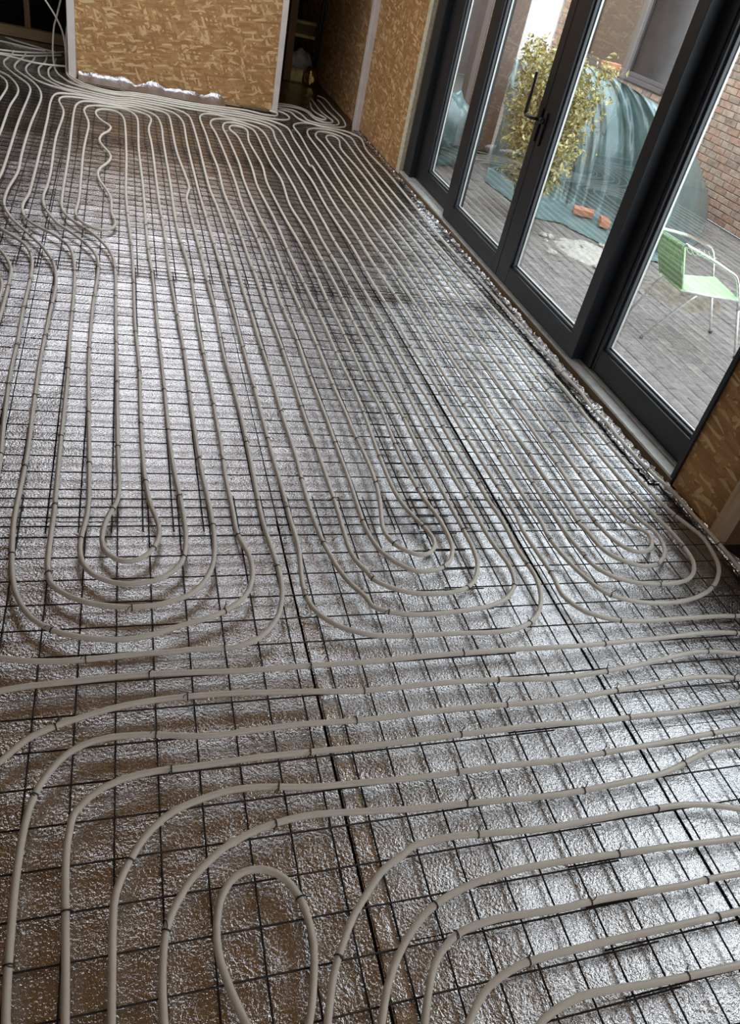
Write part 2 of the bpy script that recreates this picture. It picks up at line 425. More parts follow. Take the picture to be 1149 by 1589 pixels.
t = box('trim_4', WX-0.055, WX-0.001, 8.72, 8.845, 0.0, CEIL, 'batten_white', bevel=0.003, kind='structure'); t['label'] = 'pale vertical batten on the right wall before the corridor'
box('trim_5', WX-0.066, WX-0.0555, 8.735, 8.775, 0.0, CEIL, 'batten_white', kind='structure')['label'] = 'thin pale cover strip on the right wall batten'
# dark side room behind the near opening
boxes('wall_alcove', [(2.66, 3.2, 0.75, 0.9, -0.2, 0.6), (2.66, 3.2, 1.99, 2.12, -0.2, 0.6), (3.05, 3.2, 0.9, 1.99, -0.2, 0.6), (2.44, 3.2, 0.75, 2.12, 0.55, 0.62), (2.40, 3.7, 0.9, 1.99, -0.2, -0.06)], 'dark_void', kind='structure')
# foam and cream jamb strip beside the door frame
box('trim_6', WX-0.006, WX+0.03, 7.118, 7.213, 0.03, 2.42, 'foam', kind='structure')['label'] = 'cream foam filled jamb strip beside the dark door frame'

# ---------------------------------------------------------------- glazed doors and windows
sill = struct_empty('trim_7', (2.5, 4.7, 0), 'threshold under the glazed doors, brown board and grey aluminium sill')
box('threshold_board', WX-0.002, WX+0.03, 2.335, 7.11, -0.02, 0.046, 'timber_y_dark', sill)
box('sill_track', WX-0.004, WX+0.058, 2.335, 7.11, 0.047, 0.060, 'sill_alu', sill, bevel=0.002)
box('sill_rail', WX+0.066, WX+0.082, 2.335, 7.11, 0.047, 0.064, 'sill_alu', sill)
box('sill_rail', WX+0.10, WX+0.112, 2.335, 7.11, 0.047, 0.064, 'sill_alu', sill)
box('sill_base', WX+0.031, 2.70, 2.335, 7.11, -0.17, 0.0465, 'gasket', sill)
def glazed(name, label, y0, y1, z0, z1, fx, depth, stile_l, stile_r, rail_b, rail_t, handle=False):
    """a glazed leaf in the right wall: face at x=fx, stile_l at the far (large y) side"""
    e = struct_empty(name, (fx+depth/2, (y0+y1)/2, z0), label)
    box('stile', fx, fx+depth, y1-stile_l, y1, z0, z1, 'frame', e, bevel=0.004)
    box('stile', fx, fx+depth, y0, y0+stile_r, z0, z1, 'frame', e, bevel=0.004)
    box('rail', fx+0.001, fx+depth, y0+stile_r+0.0005, y1-stile_l-0.0005, z0, z0+rail_b, 'frame', e, bevel=0.004)
    box('rail', fx+0.001, fx+depth, y0+stile_r+0.0005, y1-stile_l-0.0005, z1-rail_t, z1, 'frame', e, bevel=0.004)
    gy0, gy1, gz0, gz1 = y0+stile_r, y1-stile_l, z0+rail_b, z1-rail_t
    bx = fx+0.018
    box('glazing_bead', bx, bx+0.02, gy0, gy1, gz0, gz0+0.016, 'bead', e, bevel=0.003)
    box('glazing_bead', bx, bx+0.02, gy1-0.016, gy1, gz0+0.0165, gz1, 'bead', e, bevel=0.003)
    box('glazing_bead', bx, bx+0.02, gy0, gy0+0.016, gz0+0.0165, gz1, 'bead', e, bevel=0.003)
    box('gasket', bx+0.0205, bx+0.024, gy0, gy1, gz0, gz0+0.022, 'gasket', e)
    g = box('glass_pane', bx+0.025, bx+0.029, gy0, gy1, gz0, gz1, 'glass', e)
    for a in ((gy1-0.014, gy1-0.0085), (gy0+0.0085, gy0+0.014)):
        box('spacer_bar', bx+0.0295, bx+0.042, a[0], a[1], gz0+0.022, gz1, 'spacer', e)
    box('spacer_bar', bx+0.0295, bx+0.042, gy0+0.0145, gy1-0.0145, gz0+0.016, gz0+0.0215, 'spacer', e)
    return e
ZT = 2.40
glazed('window_1', 'narrow fixed glass pane at the far end of the dark door frame', 5.86, 6.92, 0.065, ZT, 2.515, 0.07, 0.26, 0.12, 0.125, 0.1)
dA = glazed('door_1', 'far leaf of the dark glazed double door, with the lever handle', 4.692, 5.885, 0.066, ZT, 2.436, 0.07, 0.165, 0.082, 0.12, 0.1)
dB = glazed('door_2', 'near leaf of the dark glazed double door', 3.472, 4.686, 0.066, ZT, 2.436, 0.07, 0.165, 0.095, 0.12, 0.1)
glazed('window_2', 'wide fixed glass pane at the near end, the chair behind it', 2.30, 3.466, 0.065, ZT, 2.515, 0.07, 0.125, 0.05, 0.135, 0.1)
fr_ = struct_empty('trim_8', (2.53, 7.0, 0), 'dark outer frame of the glazed doors')
box('jamb', 2.455, 2.60, 6.925, 7.112, 0.061, ZT+0.02, 'frame', fr_, bevel=0.004)
box('jamb', 2.402, 2.60, 2.311, 2.3345, 0.062, ZT+0.02, 'frame', fr_)
box('mullion', 2.5065, 2.5145, 3.37, 3.56, 0.062, ZT, 'frame', fr_)
box('mullion', 2.5065, 2.5145, 5.80, 5.97, 0.062, ZT, 'frame', fr_)
box('head', 2.436, 2.60, 2.3345, 6.92, ZT+0.001, ZT+0.02, 'frame', fr_)
w4 = glazed('window_4', 'unseen window added above the low dark niche beside the camera', 0.32, 1.925, 0.63, 1.895, 2.515, 0.07, 0.06, 0.06, 0.06, 0.06)  # out of view, added to brighten the near floor on the right
# lever handle on the double door
def rod(name, pts, r, m, parent, sides=10): return tube(name, pts, r, m, parent, sides)
h = box('back_plate', 2.424, 2.4355, 4.70, 4.735, 0.93, 1.12, 'handle', dA, bevel=0.003)
box('back_plate', 2.424, 2.4355, 4.625, 4.66, 0.92, 1.11, 'handle', dB, bevel=0.003)
rod('lever', [(2.43, 4.717, 1.055), (2.385, 4.717, 1.055), (2.376, 4.725, 1.055), (2.376, 4.80, 1.05), (2.376, 4.815, 1.058), (2.376, 4.818, 1.075), (2.376, 4.818, 1.29)], 0.0105, 'handle', dA)
rod('lock_cylinder', [(2.437, 4.642, 1.06), (2.395, 4.642, 1.06)], 0.017, 'handle', dB)

# ---------------------------------------------------------------- reinforcing mesh
def cyl_mesh(name, length, axis, r):
    bm = bmesh.new(); a = Vector((0, 0, 0)); d = Vector((0, 0, 0)); d[axis] = length
    bm_tube(bm, [a-d/2, a+d/2], r, 6)
    me = bpy.data.meshes.new(name); bm.to_mesh(me); bm.free(); me.materials.append(MATS['wire'])
    for p in me.polygons: p.use_smooth = len(p.vertices) == 4
    return me
def mesh_sheet(label, x0, x1, y0, y1, z):
    nx = int(round((x1-x0)/0.1)); ny = int(round((y1-y0)/0.1))
    e = thing('steel_mesh_sheet', ((x0+x1)/2, (y0+y1)/2, z-0.0025), label, 'steel mesh', 'welded mesh sheets under the pipes')
    ml = cyl_mesh('wire', (y1-y0)+0.05, 1, 0.0024); mc = cyl_mesh('wire', (x1-x0)+0.05, 0, 0.0024)
    for i in range(nx+1):
        o = bpy.data.objects.new('wire', ml); link(o, e)
        o.location = (x0+i*0.1+random.uniform(-.0012, .0012), (y0+y1)/2, z); o.rotation_euler.z = random.uniform(-.0006, .0006)
    for j in range(ny+1):
        o = bpy.data.objects.new('wire', mc); link(o, e)
        o.location = ((x0+x1)/2, y0+j*0.1+random.uniform(-.0012, .0012), z+0.0042); o.rotation_euler.z = random.uniform(-.001, .001)
mesh_sheet('rusty mesh sheet under the curving pipes at the bottom left', -1.218, 1.182, -0.197, 2.203, 0.0105)
mesh_sheet('rusty mesh sheet under the straight pipe runs at the bottom right', 1.082, 2.382, -0.191, 2.209, 0.0125)
mesh_sheet('rusty mesh sheet under the near ends of the left nested loops', -1.238, 1.162, 2.053, 4.253, 0.0128)
mesh_sheet('rusty mesh sheet under the near ends of the right nested loops', 1.062, 2.362, 2.059, 4.259, 0.0112)
mesh_sheet('rusty mesh sheet under the wiggling pipe in front of the partition', -1.225, 1.175, 4.205, 6.905, 0.0108)
mesh_sheet('rusty mesh sheet along the far half of the glazed doors', 1.075, 2.375, 4.199, 6.899, 0.0124)
mesh_sheet('rusty mesh sheet at the foot of the back partition', -1.235, 1.265, 6.76, 8.66, 0.0125)
mesh_sheet('rusty mesh sheet at the foot of the far strand board wall', 1.165, 2.365, 6.766, 8.966, 0.0108)

# ---------------------------------------------------------------- heating pipes
# centre lines of the pipes on the floor, millimetres
PIPES={
 'L1':[(-373,1516),(-261,1485),(-209,1477),(-165,1473),(-97,1474),(55,1482),(145,1482),(176,1486),(277,1483),(327,1490),(358,1501),(383,1516),(411,1542),(437,1575),(454,1604),(464,1630),(475,1671),(483,1720),(486,1763),(486,1805),(467,2063),(468,2348),(469,2676),(461,2984),(447,3347),(450,3753),(438,4185),(434,4490),(411,5504),(414,5587),(440,5761),(444,5842),(402,6687),(390,7824),(378,7893),(351,7948),(317,7971),(245,7995),(68,8023),(34,8016),(-34,7983),(-80,7977),(-324,8036),(-381,8044),(-447,8035),(-526,7999),(-554,7955),(-574,7856),(-583,7634),(-568,6997),(-549,5327),(-551,5205),(-564,5051),(-563,4957),(-549,4863),(-520,4777),(-468,4698),(-369,4590),(-331,4534),(-299,4476),(-282,4434),(-261,4334),(-243,4153),(-232,3769),(-230,3435),(-220,3007),(-219,2501),(-216,2103),(-218,2013),(-218,1855),(-209,1794),(-204,1779),(-192,1761),(-173,1739),(-148,1718),(-120,1701),(-92,1687),(-59,1677),(-14,1668),(24,1663),(58,1664),(88,1667),(111,1673),(172,1696),(187,1704),(209,1722),(226,1741),(244,1768),(259,1799),(272,1834),(279,1864),(289,1944),(291,2078),(276,2368),(271,2562),(268,2873),(267,3224),(254,3701),(238,4276),(235,4872),(225,5306),(212,6805),(201,7199),(206,7339),(227,7542),(226,7631),(212,7699),(192,7740),(159,7774),(101,7813),(-90,7880),(-246,7884),(-311,7862),(-333,7843),(-354,7807),(-378,7712),(-389,7583),(-370,6148),(-358,5102),(-347,5015),(-322,4928),(-291,4863),(-175,4688),(-122,4580),(-78,4456),(-53,4328),(-46,4244),(-40,4062),(-35,3549),(-28,3126),(-24,2774),(-20,2473),(-14,2252),(-15,2215),(-19,2185),(-26,2155),(-45,2100),(-57,2055),(-64,2014),(-66,1971),(-59,1930),(-47,1904),(-34,1890),(-17,1875),(-1,1868),(10,1866),(26,1867),(45,1875),(63,1888),(80,1907),(92,1928),(104,1957),(111,1988),(113,2015),(109,2062),(89,2153),(80,2229),(71,2350),(67,2490),(64,2792),(65,3113),(52,3524),(47,4388),(22,5155),(15,5518),(20,6451),(8,7386),(-4,7514),(-18,7585),(-36,7635),(-66,7678),(-110,7696),(-167,7675),(-198,7642),(-221,7567),(-222,7490),(-204,7382),(-168,7279),(-110,7171),(-99,7114),(-109,7010),(-161,6836),(-175,6727),(-173,6655),(-163,6593),(-100,6362),(-89,6280),(-101,6158),(-160,5931),(-167,5810),(-154,5697),(-81,5371),(-70,5077),(-47,4899),(-49,4858),(-57,4821),(-84,4770),(-99,4758),(-122,4750),(-138,4751),(-161,4761),(-204,4802),(-245,4869),(-264,4919),(-274,4988),(-266,5229),(-277,6356),(-266,7061),(-276,7222),(-313,7482),(-315,7567),(-297,7671),(-278,7713),(-245,7751),(-190,7783),(-28,7815),(-7,7811),(25,7791),(65,7739),(99,7646),(113,7545),(112,6573),(127,5649),(133,4614),(148,4153),(153,3656),(160,3238),(165,2880),(169,2569),(176,2378),(195,2122),(198,2000),(195,1939),(185,1882),(172,1848),(153,1820),(124,1793),(109,1783),(90,1774),(43,1764),(20,1763),(-2,1765),(-30,1772),(-56,1785),(-75,1798),(-92,1815),(-107,1837),(-119,1863),(-126,1892),(-130,1924),(-129,1978),(-115,2091),(-112,2160),(-119,2457),(-136,2906),(-143,3185),(-142,3683),(-127,4148),(-129,4244),(-135,4315),(-156,4406),(-199,4509),(-261,4623),(-352,4758),(-381,4822),(-442,5003),(-463,5129),(-468,5224),(-460,5446),(-459,5706),(-477,6549),(-465,7289),(-477,7457),(-519,7684),(-523,7769),(-514,7841),(-496,7882),(-463,7914),(-418,7936),(-339,7952),(-271,7954),(-46,7909),(-14,7913),(44,7937),(77,7936),(131,7912),(186,7877),(252,7803),(286,7705),(306,7512),(311,7331),(308,6906),(315,5816),(317,4948),(351,4285),(348,3570),(361,2995),(362,2725),(365,2547),(361,2338),(368,2096),(368,2026),(372,1986),(397,1881),(400,1842),(399,1809),(392,1764),(379,1723),(358,1688),(326,1656),(293,1632),(255,1612),(224,1600),(169,1584),(87,1552),(48,1543),(5,1539),(-29,1540),(-70,1547),(-120,1558),(-154,1571),(-188,1589),(-221,1614),(-245,1639),(-266,1672),(-285,1714),(-300,1761),(-315,1849),(-330,2033),(-331,2117),(-324,2427),(-329,2729),(-333,3083),(-326,3586),(-318,3864),(-322,3987),(-333,4098),(-346,4180),(-361,4241),(-408,4378),(-454,4478),(-580,4724),(-615,4807),(-653,4935),(-668,5042),(-670,5257),(-649,5623),(-661,6027),(-670,6792),(-660,7611),(-668,7806),(-695,7995),(-742,8172),(-795,8313),(-920,8566),(-954,8667),(-968,8818),(-960,8987)],
 'L2':[(-870,8870),(-862,8677),(-826,8521),(-742,8337),(-698,8285),(-644,8240),(-418,8112),(-331,8078),(-242,8055),(-125,8038),(-67,8039),(-33,8051),(46,8104),(92,8112),(200,8099),(319,8068),(378,8043),(424,8006),(445,7974),(472,7904),(498,7779),(509,7618),(500,6984),(504,5921),(517,5158),(538,4275),(547,3682),(548,3411),(552,3191),(557,2784),(561,2441),(566,2257),(568,2054),(572,1965),(570,1900),(555,1755),(554,1717),(556,1680),(561,1652),(571,1623),(587,1595),(605,1575),(634,1549),(660,1532),(734,1502),(784,1494),(843,1490),(1027,1488),(1139,1483),(1188,1484),(1222,1488),(1268,1499),(1303,1515),(1337,1540),(1363,1567),(1387,1603),(1407,1647),(1421,1699),(1427,1743),(1418,1876),(1421,2079),(1411,2190),(1407,2327),(1397,2485),(1394,2769),(1397,2957),(1388,3180),(1389,3673),(1382,4135),(1376,4696),(1365,5045),(1365,6294),(1356,7034),(1342,7557),(1345,7724),(1360,7961),(1348,8063),(1330,8103),(1295,8141),(1205,8182),(1128,8194),(967,8190),(851,8219),(824,8219),(767,8195),(725,8154),(688,8063),(675,7974),(686,7385),(687,6888),(700,6421),(689,5781),(712,5217),(720,4515),(727,4260),(730,3932),(744,3443),(746,2753),(752,2523),(756,2137),(752,1926),(755,1880),(761,1850),(773,1817),(791,1783),(801,1753),(813,1738),(836,1719),(879,1694),(904,1684),(937,1676),(979,1670),(1013,1668),(1072,1674),(1111,1684),(1134,1693),(1150,1704),(1170,1723),(1188,1747),(1204,1775),(1217,1805),(1224,1827),(1232,1889),(1233,1958),(1224,2259),(1214,2621),(1217,2828),(1205,3254),(1208,3414),(1204,3655),(1209,4129),(1198,4831),(1185,5292),(1163,5677),(1166,5840),(1194,6355),(1171,6786),(1169,7756),(1157,7868),(1130,7930),(1099,7967),(1065,7993),(1004,8017),(977,8011),(950,7995),(908,7942),(883,7873),(865,7726),(876,7446),(890,6616),(878,6250),(879,5872),(894,5272),(913,4943),(913,4549),(920,4012),(933,3582),(936,3040),(943,2836),(945,2668),(955,2433),(953,2327),(946,2236),(936,2169),(910,2034),(908,2005),(911,1978),(918,1954),(928,1932),(943,1911),(965,1891),(990,1874),(1009,1868),(1025,1868),(1042,1873),(1054,1880),(1074,1900),(1087,1927),(1090,1956),(1087,1978),(1080,2005),(1044,2106),(1029,2156),(1020,2213),(1015,2282),(1018,2514),(1029,2771),(1033,3038),(1024,3339),(1024,3687),(1013,4143),(998,4709),(994,5344),(969,6051),(971,6203),(988,6574),(983,7330),(971,7529),(927,7737),(934,7812),(945,7847),(974,7892),(1004,7907),(1043,7901),(1066,7882),(1086,7840),(1093,7764),(1064,7413),(1085,6657),(1063,6301),(1060,6122),(1078,5394),(1099,4942),(1111,4471),(1107,4036),(1112,3718),(1113,3144),(1123,2858),(1113,2578),(1113,2421),(1123,2260),(1132,2181),(1152,2073),(1157,1963),(1154,1921),(1145,1885),(1127,1848),(1107,1823),(1079,1801),(1052,1788),(1014,1781),(984,1782),(958,1790),(931,1809),(903,1837),(876,1876),(865,1895),(858,1917),(842,2011),(844,2334),(842,2571),(843,2777),(836,3215),(838,3499),(823,3920),(825,4322),(818,4917),(797,5544),(804,6225),(781,7459),(758,7805),(780,7945),(821,8031),(864,8072),(908,8097),(965,8115),(1020,8114),(1068,8097),(1161,8036),(1196,8006),(1216,7977),(1245,7883),(1261,7703),(1258,7239),(1274,6178),(1268,5770),(1278,5402),(1275,5026),(1288,4642),(1290,4298),(1298,3766),(1308,3314),(1299,2739),(1308,2469),(1309,2325),(1320,2108),(1322,1974),(1329,1902),(1342,1829),(1343,1778),(1340,1750),(1333,1722),(1320,1695),(1307,1676),(1286,1654),(1263,1634),(1240,1621),(1212,1610),(1179,1600),(1147,1594),(1041,1582),(971,1578),(923,1577),(882,1580),(848,1587),(817,1596),(784,1612),(766,1626),(756,1664),(722,1724),(695,1792),(679,1862),(666,1939),(659,2007),(653,2123),(651,2259),(655,2464),(648,2804),(647,3189),(639,3478),(637,3793),(630,4058),(630,4407),(612,5396),(591,5847),(595,7100),(585,7846),(573,7968),(547,8048),(503,8110),(443,8154),(347,8190),(238,8202),(81,8195),(35,8178),(-33,8130),(-90,8119),(-363,8172),(-451,8182),(-495,8198),(-560,8268),(-685,8449),(-719,8517),(-748,8646),(-766,8887)],
 'L3':[(-655,9199),(-604,8822),(-584,8741),(-548,8648),(-489,8517),(-456,8470),(-373,8405),(-283,8353),(-189,8325),(-91,8320),(-34,8330),(57,8368),(154,8384),(292,8389),(602,8372),(920,8399),(1101,8426),(1258,8387),(1356,8382),(1394,8369),(1488,8293),(1530,8224),(1542,8168),(1547,8095),(1537,7780),(1541,7257),(1534,6903),(1539,6891),(1551,6920),(1554,6895),(1542,5856),(1559,5230),(1559,4761),(1583,3899),(1572,3135),(1586,2660),(1588,2270),(1594,2065),(1594,2037),(1585,1964),(1601,1826),(1630,1731),(1650,1683),(1671,1650),(1695,1628),(1737,1606),(1785,1589),(1827,1580),(1872,1576),(1937,1575),(1988,1580),(2045,1591),(2091,1604),(2131,1620),(2172,1643),(2212,1671),(2242,1698),(2269,1728),(2291,1761),(2310,1806),(2335,1930),(2331,1966),(2290,2087),(2276,2143),(2268,2190),(2246,2659),(2246,2732),(2257,3069),(2258,3233),(2249,3407),(2243,3283),(2236,3891),(2212,4678),(2187,5756),(2178,6505),(2178,7097),(2197,7893),(2216,8171),(2212,8245),(2196,8294),(2126,8375),(2087,8398),(2044,8410),(1934,8403),(1885,8387),(1834,8356),(1778,8287),(1747,8205),(1724,8052),(1737,7259),(1728,6722),(1730,5798),(1735,5506),(1753,4997),(1755,4315),(1746,3662),(1761,3255),(1759,3150),(1748,2938),(1761,2532),(1757,2346),(1769,2190),(1767,2045),(1770,2025),(1780,1997),(1784,1938),(1791,1896),(1800,1869),(1811,1850),(1849,1813),(1889,1788),(1925,1776),(1949,1775),(1969,1777),(1998,1784),(2021,1796),(2052,1819),(2078,1848),(2092,1872),(2104,1903),(2110,1934),(2112,1968),(2108,1999),(2087,2054),(2073,2109),(2058,2288),(2051,2556),(2056,2726),(2043,2851),(2040,2909),(2046,3451),(2032,4170),(2029,4698),(2019,5256),(2008,5960),(2009,7037),(1988,7629),(1995,7765),(2036,7995),(2043,8083),(2034,8140),(2016,8175),(1989,8186),(1954,8164),(1923,8104),(1913,8065),(1903,7937),(1914,7380),(1916,5966),(1940,4720),(1943,3916),(1949,3428),(1956,3210),(1952,3035),(1954,2885),(1950,2764),(1960,2653),(1952,2446),(1952,2349),(1968,2147),(1980,2084),(1989,2061),(1998,2047),(2058,1991),(2068,1972),(2071,1954),(2063,1925),(2042,1893),(2020,1873),(1988,1858),(1960,1856),(1931,1865),(1906,1887),(1885,1919),(1871,1951),(1862,1995),(1853,2120),(1867,2461),(1864,2588),(1867,2824),(1858,3066),(1862,3341),(1843,3518),(1834,3940),(1843,4869),(1829,5533),(1814,6830),(1825,7572),(1819,7800),(1803,8011),(1811,8100),(1840,8193),(1878,8258),(1927,8290),(2000,8289),(2064,8253),(2094,8201),(2108,8105),(2095,7382),(2089,6286),(2098,5790),(2140,4648),(2154,4058),(2154,3754),(2136,3259),(2144,3392),(2141,3080),(2148,2921),(2139,2751),(2146,2632),(2144,2519),(2147,2461),(2169,2150),(2197,1964),(2198,1884),(2193,1828),(2186,1799),(2177,1778),(2150,1738),(2136,1724),(2113,1706),(2071,1686),(2028,1676),(1943,1673),(1908,1675),(1869,1681),(1817,1695),(1770,1716),(1738,1740),(1713,1770),(1702,1793),(1697,1815),(1681,1929),(1676,1995),(1679,2111),(1675,2230),(1677,2530),(1684,2879),(1675,3361),(1677,3904),(1667,4723),(1651,5147),(1653,5612),(1640,5979),(1617,7384),(1630,7991),(1620,8288),(1637,8370),(1692,8466),(1764,8536),(1845,8564),(1876,8559),(1956,8502),(2148,8506),(2209,8493),(2260,8448),(2313,8359),(2328,8308),(2329,8232),(2286,7920),(2276,7719),(2295,7168),(2289,6186),(2284,5381),(2305,4758),(2321,4238),(2334,3775),(2351,3322),(2349,3287),(2330,3419),(2353,3169),(2339,2984),(2350,2840),(2344,2709),(2345,2622),(2348,2549),(2366,2376),(2388,2283),(2392,2249),(2389,2154),(2393,1897),(2389,1739)],
 'L4':[(-682,8906),(-663,8623),(-645,8542),(-616,8462),(-572,8398),(-502,8330),(-446,8297),(-345,8258),(-162,8209),(-79,8199),(-34,8210),(57,8271),(127,8286),(314,8289),(596,8266),(1029,8310),(1137,8313),(1189,8304),(1332,8250),(1379,8203),(1409,8147),(1431,8069),(1440,7958),(1442,6980),(1466,6470),(1458,5821),(1475,4995),(1469,4442),(1477,3923),(1473,3572),(1485,3175),(1484,2810),(1492,2320),(1499,2117),(1497,2081),(1488,2000),(1501,1757),(1500,1726),(1493,1667),(1493,1644),(1498,1623),(1510,1596),(1524,1576),(1544,1555),(1566,1540),(1600,1523),(1631,1511),(1664,1502),(1710,1496),(1770,1493),(2006,1496),(2112,1495),(2309,1481)],
 'L0':[(-404,2284),(-408,2435),(-421,2665),(-435,3038),(-434,3281),(-440,3619),(-440,4052),(-451,4208),(-470,4312),(-502,4400),(-534,4454),(-643,4602),(-676,4662),(-700,4721),(-723,4792),(-742,4872),(-756,4956),(-766,5068),(-766,5197),(-742,5409),(-736,5555),(-758,6947),(-757,7705),(-763,7933),(-783,8059),(-812,8159),(-941,8436),(-1035,8677),(-1061,8804),(-1070,8920)],
 'LM1':[(-535,3254),(-526,3562),(-529,3973),(-534,4055),(-548,4120),(-571,4196),(-604,4278),(-645,4348),(-660,4385),(-729,4614),(-770,4778),(-813,4977),(-830,5086),(-841,5198),(-854,5596),(-842,6427),(-857,7247),(-844,7695),(-855,7889),(-896,8089),(-964,8289),(-998,8354),(-1064,8445),(-1149,8586)],
 'LM2':[(-559,3581),(-549,3748),(-555,3864),(-563,3909),(-577,3954),(-593,3991),(-617,4032)],
 'LM3':[(-962,6967),(-939,7713),(-940,7870),(-949,7979),(-976,8118),(-1010,8212),(-1057,8300),(-1126,8390)],
 'P1':[(-384,1376),(-242,1395),(-106,1402),(39,1408),(120,1406),(281,1398),(352,1396),(519,1398),(695,1397),(864,1403),(1045,1405),(1234,1404),(1431,1401),(1598,1405),(1777,1410),(1965,1420),(2027,1419),(2089,1414),(2234,1388)],
 'P2':[(-311,1140),(-280,1171),(-229,1226),(-209,1241),(-183,1254),(-135,1273),(-35,1302),(26,1313),(101,1320),(196,1322),(305,1319),(477,1307),(657,1292),(840,1296),(982,1296),(1092,1291),(1262,1278),(1308,1277),(1429,1284),(1573,1297),(1673,1309),(1809,1330),(1861,1336),(1907,1337),(1959,1334),(2024,1325),(2078,1313),(2155,1290)],
 'P3':[(-201,564),(-207,635),(-211,712),(-213,791),(-214,880),(-209,987),(-201,1048),(-193,1077),(-183,1103),(-167,1132),(-149,1158),(-132,1176),(-115,1189),(-94,1200),(-71,1208),(-30,1215),(34,1214),(79,1210),(167,1195),(232,1190),(330,1195),(460,1199),(641,1193),(810,1198),(993,1200),(1200,1195),(1371,1202),(1508,1213),(1623,1219),(1732,1230),(1823,1233),(1879,1230),(1936,1222),(2072,1186)],
 'P4':[(-101,543),(-104,620),(-108,707),(-113,798),(-118,903),(-117,951),(-112,995),(-108,1013),(-102,1025),(-77,1053),(-45,1076),(-5,1092),(35,1100),(79,1105),(151,1105),(309,1111),(464,1111),(628,1109),(783,1112),(961,1114),(1150,1116),(1224,1114),(1354,1107),(1498,1109),(1669,1109),(1858,1120),(2032,1137)],
 'P5':[(-21,527),(-21,648),(-19,794),(-15,820),(2,865),(42,933),(59,952),(84,974),(125,998),(205,1021),(242,1027),(289,1029),(342,1025),(453,1010),(568,1005),(690,1000),(819,998),(982,1000),(1165,996),(1349,1002),(1542,1010),(1699,1019),(1944,1027)],
 'P6':[(76,506),(73,601),(75,656),(84,724),(96,755),(130,810),(148,830),(168,847),(211,880),(229,890),(270,907),(314,921),(379,932),(452,935),(571,925),(695,914),(813,909),(940,902),(1136,895),(1395,907),(1456,911),(1532,926),(1657,960),(1711,969),(1795,969),(1891,960)],
 'P7':[(253,469),(227,523),(195,618),(186,665),(187,715),(193,744),(199,766),(210,786),(224,804),(240,816),(256,822),(274,824),(296,822),(313,816),(329,807),(345,792),(358,775),(373,743),(384,684),(385,641),(378,600),(358,523),(332,452)],
 'P8':[(371,444),(399,532),(418,581),(450,635),(484,684),(504,705),(573,770),(601,786),(636,801),(661,816),(674,820),(721,825),(764,827),(963,813),(1045,809),(1186,812),(1333,815),(1468,813),(1523,807),(1580,796),(1656,773),(1722,750)],
 'P9':[(476,422),(506,497),(522,530),(547,566),(579,603),(617,637),(657,664),(702,684),(751,698),(796,707),(858,715),(930,720),(1123,717),(1231,712),(1358,708),(1551,698),(1680,697)],
 'P10':[(563,404),(607,503),(624,534),(637,552),(657,572),(683,591),(708,604),(736,611),(785,617),(834,619),(969,613),(1099,615),(1212,612),(1332,608),(1444,610),(1607,607)],
 'P11':[(642,387),(676,434),(726,478),(747,490),(779,502),(832,516),(880,520),(979,522),(1107,523),(1244,523),(1390,523),(1540,523)],
 'P12':[(776,359),(818,393),(843,407),(901,423),(943,430),(1008,429),(1134,420),(1288,415),(1450,411)],
 'E':[(1460,8815),(1503,8811),(1523,8783),(1525,8754),(1511,8679),(1483,8633),(1376,8602),(1337,8602),(1221,8644),(1167,8648),(802,8557),(686,8538),(574,8532),(309,8549),(195,8544),(70,8517),(-58,8437),(-141,8434),(-215,8453),(-277,8484),(-337,8528),(-380,8581),(-466,8737),(-487,8796),(-511,8943),(-524,9128)],
 'F':[(1470,8881),(1549,8877),(1593,8851),(1626,8791),(1638,8723),(1635,8640),(1613,8575),(1557,8516),(1502,8485),(1334,8475),(1150,8513),(1084,8518),(607,8459),(232,8475),(81,8449),(34,8427),(-46,8370),(-80,8362),(-128,8363),(-214,8383),(-298,8425),(-366,8479),(-411,8540),(-466,8655),(-498,8746),(-521,8881),(-535,9073)],
 'KB':[(1454,8973),(1614,8986),(1657,8973),(1683,8955),(1703,8921),(1730,8744),(1757,8663),(1801,8609),(1890,8553),(1963,8539),(2045,8556),(2173,8629),(2230,8677),(2262,8737),(2285,8832),(2311,9121),(2297,9506),(2295,10002),(2270,10113),(2230,10163)],
 'KA':[(1461,9024),(1555,9063),(1602,9072),(1711,9068),(1755,9051),(1794,8995),(1812,8933),(1838,8708),(1857,8676),(1895,8651),(1956,8637),(2005,8641),(2107,8673),(2159,8711),(2207,8813),(2223,8952),(2194,9367),(2193,9752),(2181,9912)],
 'KC':[(1475,9127),(1597,9161),(1738,9218),(1782,9223),(1826,9212),(1877,9169),(1906,9109),(1929,8884),(1943,8823),(1963,8783),(2002,8755),(2046,8744),(2078,8748),(2113,8777),(2143,8835),(2152,8902),(2098,9230),(2100,9916)],
 'KD':[(1490,9232),(1721,9307),(1782,9311),(1825,9294),(1888,9232),(1922,9180),(1937,9120),(1954,8954),(1972,8903),(1996,8875),(2024,8859),(2056,8868),(2083,8912),(2087,8970),(2019,9152),(2002,9283),(2008,9409),(2039,9630)],
}

